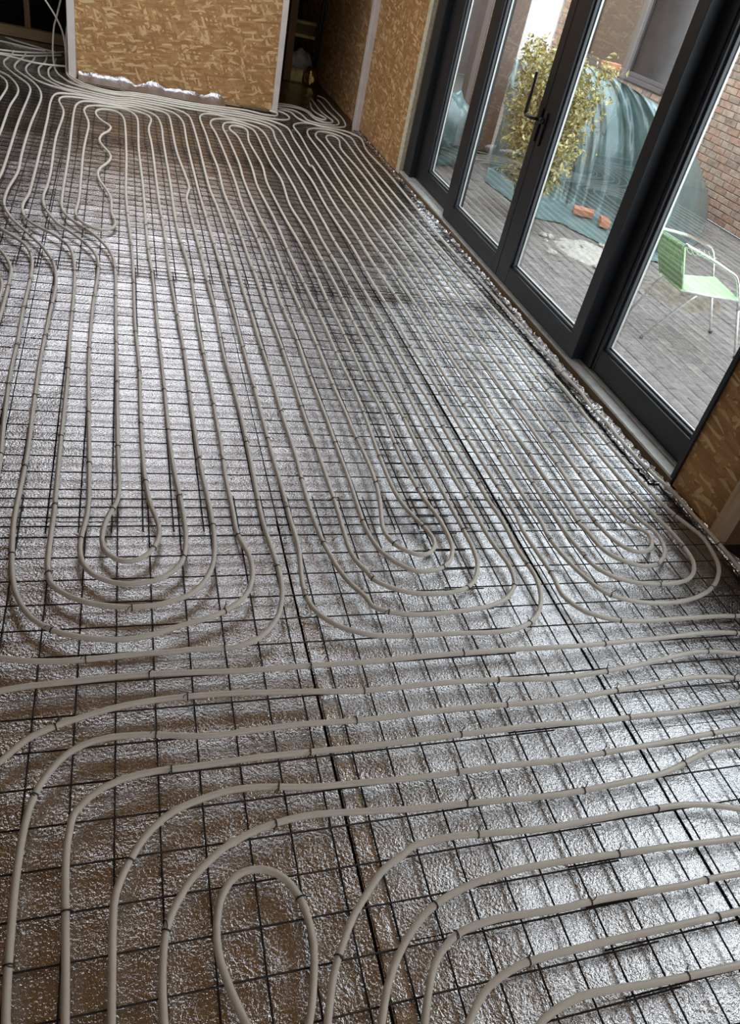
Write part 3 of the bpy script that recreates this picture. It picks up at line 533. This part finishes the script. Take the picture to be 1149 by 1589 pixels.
RISE = {'L3': ('start', [(-543, 9220, 666), (-577, 9220, 555), (-610, 9220, 442), (-637, 9220, 356), (-653, 9220, 244), (-661, 9220, 126)]),
        'E': ('end', [(-524, 9110, 148), (-525, 9100, 286), (-510, 9100, 424), (-490, 9100, 570), (-474, 9100, 693)]),
        'F': ('end', [(-535, 9100, 110), (-540, 9110, 229), (-562, 9120, 344), (-614, 9120, 452), (-682, 9120, 549), (-738, 9120, 625)])}
LOOPS = {
 'L1': 'pale pipe coiled in the left group of nested loops, wiggly far end',
 'L2': 'pale pipe coiled in the middle group of nested loops',
 'L3': 'pale pipe coiled in the right group of nested loops beside the glazed doors',
 'L4': 'single pale pipe between the middle and right loop groups, turning off right',
 'L0': 'pale pipe bending out of the left edge beside the wiggling loop',
 'LM1': 'second pale pipe out from the wiggle, cut by the left edge',
 'LM2': 'short arc of pale pipe just showing at the left edge beneath the bends',
 'LM3': 'short bend of pale pipe at the upper left edge near the dark opening',
 'P1': 'nearly straight pipe crossing the whole floor just below the nested loops',
 'P2': 'second crossing pipe below the nested loops, curving out of the left edge',
 'P3': 'outermost pipe turning from the bottom left corner to run right',
 'P4': 'second pipe turning up from the bottom left corner',
 'P5': 'third pipe turning up from the bottom left corner',
 'P6': 'pipe curving closely around the small teardrop loop at the bottom',
 'P7': 'small teardrop loop of pipe at the bottom left of centre',
 'P8': 'pipe just right of the teardrop loop, curving off to the right',
 'P9': 'second pipe right of the teardrop, a wide bend at bottom centre',
 'P10': 'third pipe right of the teardrop, bending right near the bottom',
 'P11': 'fourth pipe right of the teardrop, short bend at the bottom edge',
 'P12': 'last pipe in the bottom right corner',
 'E': 'pipe lying closest to the back partition, turning back at its right batten',
 'F': 'second pipe from the back partition, its hook showing past the right batten',
 'KB': 'outermost looped pipe along the dark corridor wall',
 'KA': 'second looped pipe in the dark corridor',
 'KC': 'third looped pipe in the dark corridor',
 'KD': 'innermost looped pipe in the dark corridor',
}
ZP = 0.0295
def tie_mesh():
    bm = bmesh.new(); R = 0.0096; r = 0.0014; n = 10
    rings = []
    for i in range(n):
        a = 2*math.pi*i/n; c = Vector((0, math.cos(a), math.sin(a)))
        rings.append([bm.verts.new(c*(R+r*math.cos(b))+Vector((1.6*r*math.sin(b), 0, 0))) for b in (0.785, 2.356, 3.927, 5.498)])
    for i in range(n):
        a, b = rings[i], rings[(i+1) % n]
        for k in range(4): bm.faces.new((a[k], a[(k+1) % 4], b[(k+1) % 4], b[k]))
    # the twisted tail
    bm_tube(bm, [Vector((0, 0.003, 0.0095)), Vector((0.003, 0.006, 0.016)), Vector((0.010, 0.012, 0.018)), Vector((0.013, 0.019, 0.015))], 0.0013, 4)
    me = bpy.data.meshes.new('cable_tie'); bm.to_mesh(me); bm.free(); me.materials.append(MATS['tie'])
    return me
TIE = tie_mesh()
def heating_pipe(key):
    pts = [(x/1000, y/1000, ZP+0.0012*noise.noise((x/300, y/300, 0))) for x, y in PIPES[key]]
    # keep clear of the partition
    pts = [(x, (min(y, 8.825) if -0.42 < x < 1.48 else y), z) for x, y, z in pts]
    if key in RISE:
        w, r = RISE[key]; r = [tuple(c/1000 for c in p) for p in r]
        pts = r+pts if w == 'start' else pts+r
    # runs carried on past what the photograph shows: right to the wall, left and towards the camera
    if key[0] == 'P' and key != 'P7' or key == 'L4':
        (xa_, ya_, za_), (xb_, yb2, zb_) = pts[-2], pts[-1]
        sl = max(-0.12, min(0.12, (yb2-ya_)/max(0.02, xb_-xa_)))
        if xb_ < 2.33: pts = pts+[(xb_+(2.385-xb_)*0.5, yb2+sl*(2.385-xb_)*0.4, zb_), (2.385, yb2+sl*(2.385-xb_)*0.6, zb_)]
    if key == 'P1': pts = [(-1.3, 1.40, ZP), (-0.8, 1.395, ZP)]+pts
    if key == 'P2':
        x, y, z = pts[0]; pts = [(x-0.22, y-0.75, z), (x-0.19, y-0.40, z), (x-0.10, y-0.13, z)]+pts
    if key in ('P3', 'P4', 'P5', 'P6', 'P7', 'P8', 'P9', 'P10', 'P11', 'P12'):
        x, y, z = pts[0]; dx = pts[0][0]-pts[1][0]
        dx = max(-0.02, min(0.02, dx)); pts = [(x+dx*2, y-0.75, z), (x+dx*1.6, y-0.35, z), (x+dx, y-0.1, z)]+pts
    if key == 'P7':
        x, y, z = pts[-1]; pts = pts+[(x+0.002, y-0.1, z), (x+0.004, y-0.35, z), (x+0.006, y-0.75, z)]
    # ends that run on into the dark left opening
    for nm, end in (('L1', -1), ('L0', -1), ('L2', 0), ('L2', -1), ('L4', 0)):
        if nm == key:
            x, y, z = pts[end]; ext = [(x+0.012, y+0.12, z), (x+0.03, y+0.32, z), (x+0.03, y+0.55, z)]
            pts = pts+ext if end else ext[::-1]+pts
    path = catmull(pts, 0.03)
    o0 = path[0]
    e = thing('heating_pipe', (path[0].x, path[0].y, 0.018), LOOPS[key], 'pipe', 'underfloor heating pipes')
    bm = bmesh.new(); bm_tube(bm, path, 0.0085, 10)
    obj('pipe_run', bm, 'pipe', e, smooth=True)
    # ties every 35 to 55 cm on the part that is near enough to show them
    acc = random.uniform(0.1, 0.4); cnt = 0
    for a, b in zip(path, path[1:]):
        acc -= (b-a).length
        if acc < 0:
            acc = random.uniform(0.30, 0.55)
            if a.z > 0.05 or a.y > 5.2 or cnt >= 110: continue
            t = (b-a).normalized()
            o = bpy.data.objects.new('cable_tie', TIE); link(o, e); cnt += 1
            z = Vector((0, 0, 1)); z = (z-t*z.dot(t)).normalized(); y = z.cross(t)
            m = Matrix((t, y, z)).transposed()
            o.rotation_euler = (m @ Matrix.Rotation(random.choice((0, math.pi)), 3, 'Z') @ Matrix.Rotation(random.uniform(-.6, .6), 3, 'X')).to_euler()
            o.location = a
for key in PIPES: heating_pipe(key)
LOOSE = [('loose pipe lying across the dark left opening, nearest the camera', [(-1400, 9090), (-1124, 9091), (-1000, 9060), (-880, 9005), (-794, 8990), (-664, 9021), (-536, 9090)], 0.047),
         ('loose pipe in the dark left opening, second from the camera', [(-1500, 9200), (-1140, 9250), (-973, 9300), (-812, 9450), (-618, 9700)], 0.028),
         ('loose pipe in the dark left opening, third from the camera', [(-1600, 9310), (-1146, 9340), (-926, 9440), (-705, 9660), (-600, 9830)], 0.040),
         ('loose pipe in the dark left opening, fourth from the camera', [(-1600, 9690), (-1187, 9690), (-1054, 9660), (-912, 9615), (-760, 9620)], 0.055),
         ('loose pipe in the dark left opening, just before the timber plate', [(-1182, 10094), (-1049, 9985), (-901, 9907), (-758, 9820), (-680, 9800)], 0.03)]
for lab, pts, z in LOOSE:
    e = tube('loose_pipe', [(x/1000, y/1000, z) for x, y in pts], 0.0085, 'pipe', step=0.04)
    tag(e, lab, 'pipe', 'loose pipes in the left opening')

# ---------------------------------------------------------------- crumpled foil edges
def foil_strip(name, label, a, b, n, prof, jit, seed, horiz):
    """crumpled strip from a to b; prof = list of (offset away from wall, height)"""
    rnd = random.Random(seed); bm = bmesh.new(); rows = []
    A, B = Vector(a), Vector(b)
    for i in range(n+1):
        p = A.lerp(B, i/n); s = 0.65+0.5*noise.noise((i*0.13, seed, 0))+0.12*rnd.random()
        row = []
        for k, (off, hh) in enumerate(prof):
            w = Vector((-off if horiz == 'x' else 0, -off if horiz == 'y' else 0, hh*(s if k else 1)))
            j = Vector((rnd.uniform(-jit, jit), rnd.uniform(-jit, jit), rnd.uniform(0, jit) if hh < 0.01 else rnd.uniform(-jit, jit)))
            row.append(bm.verts.new(p+w+j))
        rows.append(row)
    for r0, r1 in zip(rows, rows[1:]):
        for k in range(len(prof)-1): bm.faces.new((r0[k], r0[k+1], r1[k+1], r1[k]))
    o = obj(name, bm, 'foil_matte' if name == 'foil_upstand' else 'foil_crumpled', smooth=name == 'foil_upstand')
    return tag(o, label, 'foil')
foil_strip('foil_edge_strip', 'crumpled silver foil edge along the door threshold', (2.408, 2.36, 0.001), (2.408, 8.70, 0.001), 330, [(0.08, 0.003), (0.05, 0.006), (0.025, 0.008), (0.010, 0.018), (0.002, 0.030)], 0.0065, 3, 'x')
foil_strip('foil_edge_strip', 'narrow silver foil edge at the foot of the near strand board', (2.408, 0.9, 0.001), (2.408, 2.35, 0.001), 60, [(0.03, 0.0045), (0.018, 0.012), (0.006, 0.034), (0.0, 0.045)], 0.004, 5, 'x')
foil_strip('foil_upstand', 'crumpled silver foil turned up the foot of the back partition', (-0.41, 8.85, 0.001), (0.98, 8.85, 0.001), 70, [(0.22, 0.008), (0.16, 0.024), (0.10, 0.042), (0.04, 0.058), (0.012, 0.08), (0.004, 0.105)], 0.0036, 8, 'y')
# torn shreds of foil beside the threshold
rnd = random.Random(21)
for i in range(26):
    y = rnd.uniform(2.6, 6.9); x = 2.37+rnd.uniform(-0.03, 0.02)
    bm = bmesh.new(); a = rnd.uniform(0, 6.28); L = rnd.uniform(0.02, 0.05); w = rnd.uniform(0.004, 0.01)
    d = Vector((math.cos(a), math.sin(a), 0)); s = Vector((-d.y, d.x, 0))*w
    p = Vector((x, y, 0.022+rnd.uniform(0, .012)))
    vs_ = []
    for k in range(4):
        q = p+d*(L*k/3)+Vector((0, 0, 0.012*math.sin(k*1.3+a)))
        vs_.append((bm.verts.new(q-s*(1-k/4)), bm.verts.new(q+s*(1-k/4))))
    for u, v in zip(vs_, vs_[1:]): bm.faces.new((u[0], u[1], v[1], v[0]))
    tag(obj('foil_shred', bm, 'foil_crumpled'), 'small torn shred of silver foil along the door threshold', 'foil shred', 'foil shreds along the threshold')

# ---------------------------------------------------------------- left opening and corridor
tp = box('timber_plate', -3.7, -0.2, 10.36, 10.46, 0.005, 0.105, 'timber_x_shaded', bevel=0.003); tag(tp, 'horizontal timber plate across the dark left opening', 'timber')
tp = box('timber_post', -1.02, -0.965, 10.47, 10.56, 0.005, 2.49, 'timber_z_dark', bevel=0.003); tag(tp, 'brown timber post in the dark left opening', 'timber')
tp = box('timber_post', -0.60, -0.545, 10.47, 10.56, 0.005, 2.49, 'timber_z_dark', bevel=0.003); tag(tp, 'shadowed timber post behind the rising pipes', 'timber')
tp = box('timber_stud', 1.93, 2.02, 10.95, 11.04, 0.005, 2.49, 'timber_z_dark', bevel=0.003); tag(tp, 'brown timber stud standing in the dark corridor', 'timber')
yb_ = thing('timber_beam', (2.0, 11.7, 0.45), 'yellowish horizontal timber beam across the end of the corridor', 'timber')
box('web', 1.2, 2.41, 11.69, 11.72, 0.47, 0.585, 'timber_y_dark', yb_)
box('flange', 1.2, 2.41, 11.63, 11.78, 0.43, 0.469, 'yellow_timber', yb_, bevel=0.004)
box('flange', 1.2, 2.41, 11.63, 11.78, 0.586, 0.62, 'yellow_timber', yb_, bevel=0.004)
tag(tube('black_pole', [(2.33, 11.05, 0.006), (2.345, 11.05, 0.7), (2.36, 11.05, 1.6)], 0.022, 'black_plastic', sides=10), 'black pole leaning upright in the corridor', 'pole')
def lumpy(name, c, r, m, label, cat, seed, sub=3, amp=0.35):
    bm = bmesh.new(); bmesh.ops.create_icosphere(bm, subdivisions=sub, radius=1)
    for v in bm.verts:
        k = 1+amp*noise.noise(v.co*1.6+Vector((seed*5, 0, 0)))+0.12*noise.noise(v.co*5+Vector((seed, 3, 0)))
        v.co = Vector((v.co.x*r[0]*k, v.co.y*r[1]*k, max(v.co.z*r[2]*k, -r[2]*0.7)))+Vector(c)
    lo = min(v.co.z for v in bm.verts)
    for v in bm.verts: v.co.z += 0.005-lo
    return tag(obj(name, bm, m, smooth=True), label, cat)
lumpy('rubble_sack', (2.18, 11.35, 0.2), (0.16, 0.14, 0.2), 'sack', 'grey rubble sack slumped at the end of the corridor', 'sack', 2)
# roll of yellow mineral wool, lying, with its gold foil end
bm = bmesh.new(); path = [Vector((2.02+0.15*i/6, 10.98-0.02*i/6, 0.083)) for i in range(7)]
bm_tube(bm, path, lambda s: 0.078+0.004*math.sin(s*14), 18)
r_ = thing('insulation_roll', (2.1, 10.97, 0.005), 'yellow mineral wool roll lying on the corridor floor', 'roll')
obj('wool', bm, 'yellow_wool', r_, smooth=True)
tube('band', [(2.075, 10.97, 0.083), (2.083, 10.969, 0.083)], 0.0835, 'sack', r_, 18)
lumpy('foil_bundle', (2.27, 10.90, 0.1), (0.075, 0.07, 0.13), 'gold_foil', 'crumpled gold foil bundle beside the yellow wool roll', 'foil', 9, 3, 0.6)

# ---------------------------------------------------------------- courtyard
GZ = -0.15
pav = box('paving', 2.70, 6.85, 1.0, 16.5, GZ-0.25, GZ-0.012, 'soil_joint', kind='structure'); pav['label'] = 'courtyard paving of small grey blocks outside the doors'
def brick_mesh(name, sx, sy, sz, m, bev, tone=True):
    bm = bmesh.new(); bm_box(bm, -sx/2, sx/2, -sy/2, sy/2, -sz/2, sz/2)
    if bev: bmesh.ops.bevel(bm, geom=bm.edges[:], offset=bev, segments=1, affect='EDGES')
    me = bpy.data.meshes.new(name); bm.to_mesh(me); bm.free(); me.materials.append(MATS[m])
    return me
PM = brick_mesh('paver', 0.197, 0.096, 0.06, 'paver', 0.004)
spots = []
for i in range(41):
    for j in range(150):
        y = 1.1+i*0.2+(0.1 if j % 2 else 0)
        spots.append((2.755+j*0.1, y)) if 2.755+j*0.1 < 6.75 else None
vis = sorted([s for s in spots if s[1] > 2.6 and s[0] < 5.2 and s[1] > 0.72*s[0]], key=lambda s: s[0]**2+s[1]**2)
near_set = set(vis[:300])
def stuff_boxes(name, lst, size, m, parent):
    """many small blocks as one real-geometry part, each with its own tone"""
    bm = bmesh.new(); lay = bm.faces.layers.float.new('tone_f'); sx, sy, sz = size
    me = bpy.data.meshes.new(name); tones = []
    for (x, y, z) in lst:
        bm_box(bm, x-sx/2, x+sx/2, y-sy/2, y+sy/2, z-sz/2, z+sz/2)
        tones += [random.random()]*6
    bm.to_mesh(me); bm.free()
    at = me.attributes.new('tone', 'FLOAT', 'FACE')
    for i, t_ in enumerate(tones): at.data[i].value = t_
    me.materials.append(MATS[m])
    o = bpy.data.objects.new(name, me); link(o, parent); o['kind'] = 'stuff'
    return o
rest = []
for s in spots:
    z = GZ-0.03+random.uniform(-.003, .002)
    if s in near_set:
        o = bpy.data.objects.new('paver', PM); link(o, pav); o.location = (s[0], s[1], z)
        o.rotation_euler = (random.uniform(-.012, .012), random.uniform(-.012, .012), math.pi/2+random.uniform(-.01, .01))
    else: rest.append((s[0], s[1], z))
stuff_boxes('pavers', rest, (0.096, 0.197, 0.06), 'paver', pav)

# brick house wall across the courtyard
BX = 6.80
bw = struct_empty('wall_courtyard', (BX, 8, GZ), 'brown brick house wall across the courtyard')
WY0, WY1, WZ0, WZ1 = 9.97, 12.62, 0.86, 2.35     # window opening
boxes('mortar_backing', [(BX+0.012, BX+0.3, 1.0, WY0, GZ, 3.4), (BX+0.012, BX+0.3, WY0, WY1, GZ, WZ0), (BX+0.012, BX+0.3, WY0, WY1, WZ1, 3.4), (BX+0.012, BX+0.3, WY1, 13.55, GZ, 3.4)], 'mortar', bw)
BM_ = brick_mesh('brick', 0.1, 0.213, 0.064, 'brick', 0.003)
single, joined = [], []
row = 0; z = GZ+0.038
while z < 3.35:
    y = 1.1+(0.1125 if row % 2 else 0)
    while y < 13.5:
        inw = (WY0-0.02 < y+0.1 and y-0.1 < WY1+0.02 and WZ0-0.03 < z < WZ1+0.03)
        if not inw:
            p = (BX+0.05+random.uniform(-.003, .003), y, z)
            (single if (7.35 < y < 9.6 and z < 2.05) else joined).append(p)
        y += 0.225
    z += 0.0755; row += 1
for p in single:
    o = bpy.data.objects.new('brick', BM_); link(o, bw); o.location = p; o.rotation_euler.x = random.uniform(-.006, .006)
stuff_boxes('bricks', joined, (0.1, 0.213, 0.064), 'brick', bw)
w3 = struct_empty('window_3', (BX+0.1, 11.3, WZ0), 'dark brown framed window in the courtyard brick wall')
for a in ((WY0, WY0+0.09), (11.03, 11.14), (WY1-0.22, WY1)): box('window_frame', BX+0.05, BX+0.13, a[0], a[1], WZ0+0.10, WZ1, 'window_brown', w3, bevel=0.006)
box('window_sill', BX-0.03, BX+0.13, WY0, WY1, WZ0-0.01, WZ0+0.045, 'window_brown', w3, bevel=0.006)
box('window_frame', BX+0.05, BX+0.13, WY0, WY1, WZ0+0.046, WZ0+0.0995, 'window_brown', w3, bevel=0.006)
box('window_pane', BX+0.085, BX+0.095, WY0+0.09, 11.03, WZ0+0.10, WZ1, 'window_dark_glass', w3)
box('window_pane', BX+0.085, BX+0.095, 11.14, WY1-0.22, WZ0+0.10, WZ1, 'brown_blind', w3)
box('wall_pier', BX-0.02, BX+0.3, 13.56, 14.75, GZ, 3.4, 'white_render', kind='structure')['label'] = 'white rendered pier beyond the courtyard window'
box('wall_courtyard_end', 2.66, 7.1, 16.4, 16.6, GZ, 3.4, 'brown_render', kind='structure')
box('wall_courtyard_back', BX, 7.1, 14.75, 16.4, GZ, 3.4, 'brown_render', kind='structure')
bp_ = thing('brown_pier', (4.12, 9.65, GZ), 'purplish brown square pier left of the yellow shrub outside', 'pier')
box('shaft', 3.92, 4.35, 9.5, 9.85, GZ, 2.6, 'brown_render', bp_, bevel=0.01)
box('cap', 3.89, 4.38, 9.47, 9.88, 2.601, 2.68, 'brown_render', bp_, bevel=0.01)

# tarpaulin over a heap
SK = [(3.75, 8.1), (3.80, 7.45), (3.83, 6.98), (4.14, 6.93), (4.23, 6.67), (4.4, 6.37), (4.68, 6.15), (4.81, 6.1), (5.38, 6.52), (6.04, 7.1), (6.35, 7.6)]
BA = [(3.98, 8.6), (4.08, 8.0), (4.19, 7.7), (4.47, 7.55), (4.62, 7.36), (4.79, 7.03), (4.79, 6.41), (4.86, 6.21), (5.46, 6.67), (6.13, 7.27), (6.42, 7.75)]
RI = [(4.22, 9.2, 0.95), (4.22, 8.95, 0.98), (4.24, 8.7, 1.03), (4.46, 8.59, 1.09), (4.63, 8.4, 1.12), (4.8, 8.09, 1.10), (4.82, 7.55, 1.06), (4.97, 7.24, 1.0), (5.64, 7.67, 0.77), (6.4, 8.21, 0.36), (6.6, 8.5, 0.2)]
BK = [(4.5, 9.4), (4.8, 9.5), (5.2, 10.0), (5.6, 10.2), (5.9, 10.1), (6.1, 9.9), (6.3, 9.7), (6.4, 9.5), (6.55, 9.3), (6.7, 9.1), (6.72, 8.9)]
def tarp():
    NS, NT = 150, 44
    def curve(lst, s):
        P = lst; n = len(P)-1; f = s*n; i = min(int(f), n-1); u = f-i
        u = u*u*(3-2*u)*0.35+u*0.65
        return Vector([a+(b-a)*u for a, b in zip(P[i], P[i+1])])
    bm = bmesh.new(); g = []
    for i in range(NS+1):
        s = i/NS
        sk = curve([(x, y, GZ+0.012) for x, y in SK], s); ba = curve([(x, y, GZ+0.05) for x, y in BA], s); ri = curve(RI, s); bk = curve([(x, y, GZ+0.2) for x, y in BK], s)
        col = []
        for j in range(NT+1):
            t = j/NT
            if t < 0.18:
                p = sk.lerp(ba, t/0.18)
            elif t < 0.72:
                u = (t-0.18)/0.54
                p = ba.lerp(ri, u)
                # bulging side: rises steeply, rounds over at the top
                uz = math.sin(u*math.pi/2)**0.8
                p.z = ba.z+(ri.z-ba.z)*uz
                hxy = u**1.55
                p.x = ba.x+(ri.x-ba.x)*hxy; p.y = ba.y+(ri.y-ba.y)*hxy
            else:
                u = (t-0.72)/0.28
                p = ri.lerp(bk, u); p.z = ri.z+(bk.z-ri.z)*(u**1.7)
            amp = max(0, math.sin(min(1, max(0, (t-0.08)/0.75))*math.pi))
            fold = 0.10*noise.noise((s*34, t*1.6, 0.3))+0.075*noise.noise((s*75+t*6, t*1.3, 4.3))+0.06*noise.noise((s*12, t*9, 8.1))+0.03*abs(noise.noise((s*40+t*25, t*8-s*9, 2.1)))
            out = Vector((-0.75, -0.62, 0.15))
            p = p+out*(fold*amp)
            p.z += 0.012*noise.noise((s*70, t*40, 1.7)) if t < 0.2 else 0
            p.z = max(p.z, GZ+0.008)
            col.append(bm.verts.new(p))
        g.append(col)
    for i in range(NS):
        for j in range(NT):
            bm.faces.new((g[i][j], g[i+1][j], g[i+1][j+1], g[i][j+1]))
    return obj('tarpaulin', bm, 'tarp', smooth=True)
tag(tarp(), 'large blue-green tarpaulin draped over a heap in the courtyard', 'tarpaulin')
lumpy('tarpaulin_heap', (3.33, 8.75, 0.1), (0.33, 0.36, 0.42), 'tarp', 'smaller tarpaulin covered heap behind the narrow fixed pane', 'tarpaulin', 6, 4, 0.45).location.z = GZ
LB = brick_mesh('loose_brick', 0.215, 0.1, 0.065, 'brick_loose', 0.004)
for (x, y, z, rz, rx, lab) in ((4.50, 7.17, GZ+0.088, -0.45, 0.12, 'loose red brick weighing down the tarpaulin skirt, lying crosswise'),
                               (4.62, 6.92, GZ+0.085, 1.15, 0.1, 'loose red brick weighing down the tarpaulin skirt, lying lengthwise'),
                               (4.86, 8.20, 1.165, 0.3, 0.0, 'loose red brick on top of the tarpaulin heap')):
    o = bpy.data.objects.new('loose_brick', LB); COL.objects.link(o); o.location = (x, y, z); o.rotation_euler = (rx, 0, rz)
    tag(o, lab, 'brick', 'bricks holding the tarpaulin')
# mound of rubble and earth by the skirt
def mound(name, label, cx, cy, rx, ry, h, m, seed):
    bm = bmesh.new(); n = 26; g = []
    for i in range(n+1):
        row = []
        for j in range(n+1):
            u = i/n*2-1; v = j/n*2-1; d = math.hypot(u, v)
            z = h*max(0, 1-d*d)*(0.8+0.9*noise.noise((u*3+seed, v*3, seed)))+0.012*noise.noise((u*12, v*12, seed))
            row.append(bm.verts.new((cx+u*rx, cy+v*ry, GZ-0.012+max(0, z))))
        g.append(row)
    for i in range(n):
        for j in range(n): bm.faces.new((g[i][j], g[i+1][j], g[i+1][j+1], g[i][j+1]))
    return tag(obj(name, bm, m, smooth=True), label, 'rubble', None, None)
mound('rubble_mound', 'low heap of pale mortar rubble in front of the tarpaulin', 4.05, 6.12, 0.34, 0.42, 0.06, 'rubble', 1)
mound('earth_mound', 'dark earth heap between tarpaulin and green chair', 4.55, 5.28, 0.40, 0.36, 0.10, 'earth', 4)
rnd = random.Random(5)
for i in range(14):
    x = rnd.uniform(3.55, 4.35); y = rnd.uniform(5.5, 6.5); s = rnd.uniform(0.02, 0.045)
    bm = bmesh.new(); bmesh.ops.create_icosphere(bm, subdivisions=2, radius=s)
    for v in bm.verts: v.co = v.co*(1+0.5*noise.noise(v.co*30+Vector((i, 0, 0)))); v.co.z = v.co.z*0.6
    for v in bm.verts: v.co += Vector((x, y, GZ+s*0.45))
    tag(obj('rubble_lump', bm, 'rubble'), 'pale mortar lump on the paving before the tarpaulin', 'rubble', 'mortar lumps on the paving')

# yellow-green shrub
def shrub():
    c = Vector((3.66, 6.97, GZ)); rnd = random.Random(11)
    e = thing('shrub', c, 'yellow-green leafy shrub seen through the double door', 'shrub')
    stems = bmesh.new(); leaves = bmesh.new()
    tips = []
    for k in range(46):
        a = rnd.uniform(0, 6.28); rr = rnd.uniform(0.05, 0.42)
        top = Vector((c.x+math.cos(a)*rr*0.8+0.02, c.y+math.sin(a)*rr, rnd.uniform(0.40, 1.24)))
        b = c+Vector((rnd.uniform(-.05, .05), rnd.uniform(-.05, .05), 0.005))
        mid = b.lerp(top, 0.5)+Vector((rnd.uniform(-.06, .06), rnd.uniform(-.06, .06), 0.05))
        path = catmull([b, mid, top], 0.12)
        bm_tube(stems, path, lambda s: 0.007*(1-0.7*s), 5)
        for q in path[len(path)//4:]: tips.append(q)
        tips.append(top)
    for k in range(12000):
        q = rnd.choice(tips)
        p = q+Vector((rnd.gauss(0, .075), rnd.gauss(0, .085), rnd.gauss(0, .06)))
        if p.z < 0.16: continue
        L = rnd.uniform(0.03, 0.07); w = L*0.25
        d = Vector((rnd.gauss(0, 1), rnd.gauss(0, 1), rnd.gauss(-0.3, .7))).normalized()
        s = d.cross(Vector((rnd.gauss(0, 1), rnd.gauss(0, 1), rnd.gauss(0, 1)))).normalized()*w
        n_ = d.cross(s).normalized()*L*0.12
        v = [leaves.verts.new(x) for x in (p, p+d*L*.45+s-n_, p+d*L, p+d*L*.45-s-n_)]
        mi = 1 if rnd.random() < 0.42 else 0
        leaves.faces.new((v[0], v[1], v[2])).material_index = mi
        leaves.faces.new((v[0], v[2], v[3])).material_index = mi
    obj('stems', stems, 'twig', e, smooth=True)
    obj('foliage', leaves, ['leaf', 'leaf_pale'], e, kind='stuff')
shrub()

# green string chair on chromed tube
def chair():
    e = thing('garden_chair', (3.95, 4.43, GZ), 'small green string chair with chromed tube frame on the paving', 'chair')
    V = Vector
    sn_r, sf_r, sn_f, sf_f = V((3.65, 4.26, .258)), V((3.68, 4.56, .258)), V((4.06, 4.17, .27)), V((4.14, 4.57, .275))
    bn, bf = V((3.575, 4.335, .535)), V((3.55, 4.66, .535))
    bnl, bfl = V((3.655, 4.27, .262)), V((3.66, 4.57, .262))
    # armrests that run on into the front legs
    tube('armrest', [bn+V((0, 0, .012)), bn.lerp(V((4.0, 4.21, .425)), .5)+V((0, 0, .012)), V((3.93, 4.23, .445)), V((3.99, 4.215, .425)), V((4.03, 4.205, .38)), V((4.12, 4.18, .2))], 0.0125, 'chrome', e, 10, 0.03)
    tube('armrest', [bf+V((0, 0, .012)), bf.lerp(V((4.1, 4.65, .46)), .5)+V((0, 0, .025)), V((3.99, 4.66, .485)), V((4.07, 4.655, .462)), V((4.115, 4.645, .41)), V((4.2, 4.615, .2))], 0.0125, 'chrome', e, 10, 0.03)
    for nm, a, b, ft in (('leg', V((4.12, 4.18, .2)), V((4.265, 4.142, GZ+.02)), V((4.27, 4.14, GZ+.003))), ('leg', V((4.2, 4.615, .2)), V((4.335, 4.562, GZ+.02)), V((4.34, 4.56, GZ+.003)))):
        l_ = tube(nm, [a, b], 0.011, 'chair_leg', e, 10); tube('foot_cap', [b, ft], 0.014, 'rubber', l_, 10)
        l_.children[0].matrix_parent_inverse = Matrix.Identity(4)
    for a, b in ((sn_r+V((.12, -.02, -.01)), V((3.555, 4.342, GZ+.02))), (sf_r+V((.02, .02, -.012)), V((3.612, 4.688, GZ+.02)))):
        l_ = tube('leg', [a, a.lerp(b, .12)+V((0, 0, .01)), b], 0.0095, 'chair_leg', e, 10)
        f_ = tube('foot_cap', [b, b-V((0, 0, .017))], 0.013, 'rubber', l_, 10); f_.matrix_parent_inverse = Matrix.Identity(4)
    # seat and back frames
    tube('seat_frame', [sn_r, sn_f], 0.009, 'chair_leg', e); tube('seat_frame', [sf_r, sf_f], 0.009, 'chair_leg', e)
    tube('seat_rail', [sn_f, sf_f], 0.013, 'chair_green', e); tube('seat_rail', [sn_r, sf_r], 0.011, 'chair_green', e)
    tube('back_frame', [bn, bnl], 0.008, 'chair_green', e); tube('back_frame', [bf, bfl], 0.008, 'chair_green', e)
    # strings, one by one
    n = 30
    for k in range(n):
        u = (k+.5)/n
        a, b = sn_r.lerp(sf_r, u), sn_f.lerp(sf_f, u)
        tube('seat_string', [a+V((0, 0, .010)), a.lerp(b, .5)+V((0, 0, -.004)), b+V((0, 0, .012))], 0.0046, 'chair_green', e, 5)
    n = 26
    for k in range(n):
        u = (k+.5)/n
        a, b = bnl.lerp(bfl, u), bn.lerp(bf, u)
        tube('back_string', [a+V((.006, 0, .006)), a.lerp(b, .5)+V((-.012, 0, 0)), b+V((.002, 0, .012)), b+V((-.013, 0, .004)), b+V((-.010, 0, -.02))], 0.0046, 'chair_green', e, 5)
    rnd = random.Random(4)
    for k in range(6):
        a = bn+V((.03*k, -.012*k, .01)); tube('loose_string', [a, a+V((.02, -.02, -.03)), a+V((.05, -.03, -.05+.02*rnd.random())), a+V((.07, -.02, -.03))], 0.0022, 'chair_green', e, 5, 0.02)
chair()
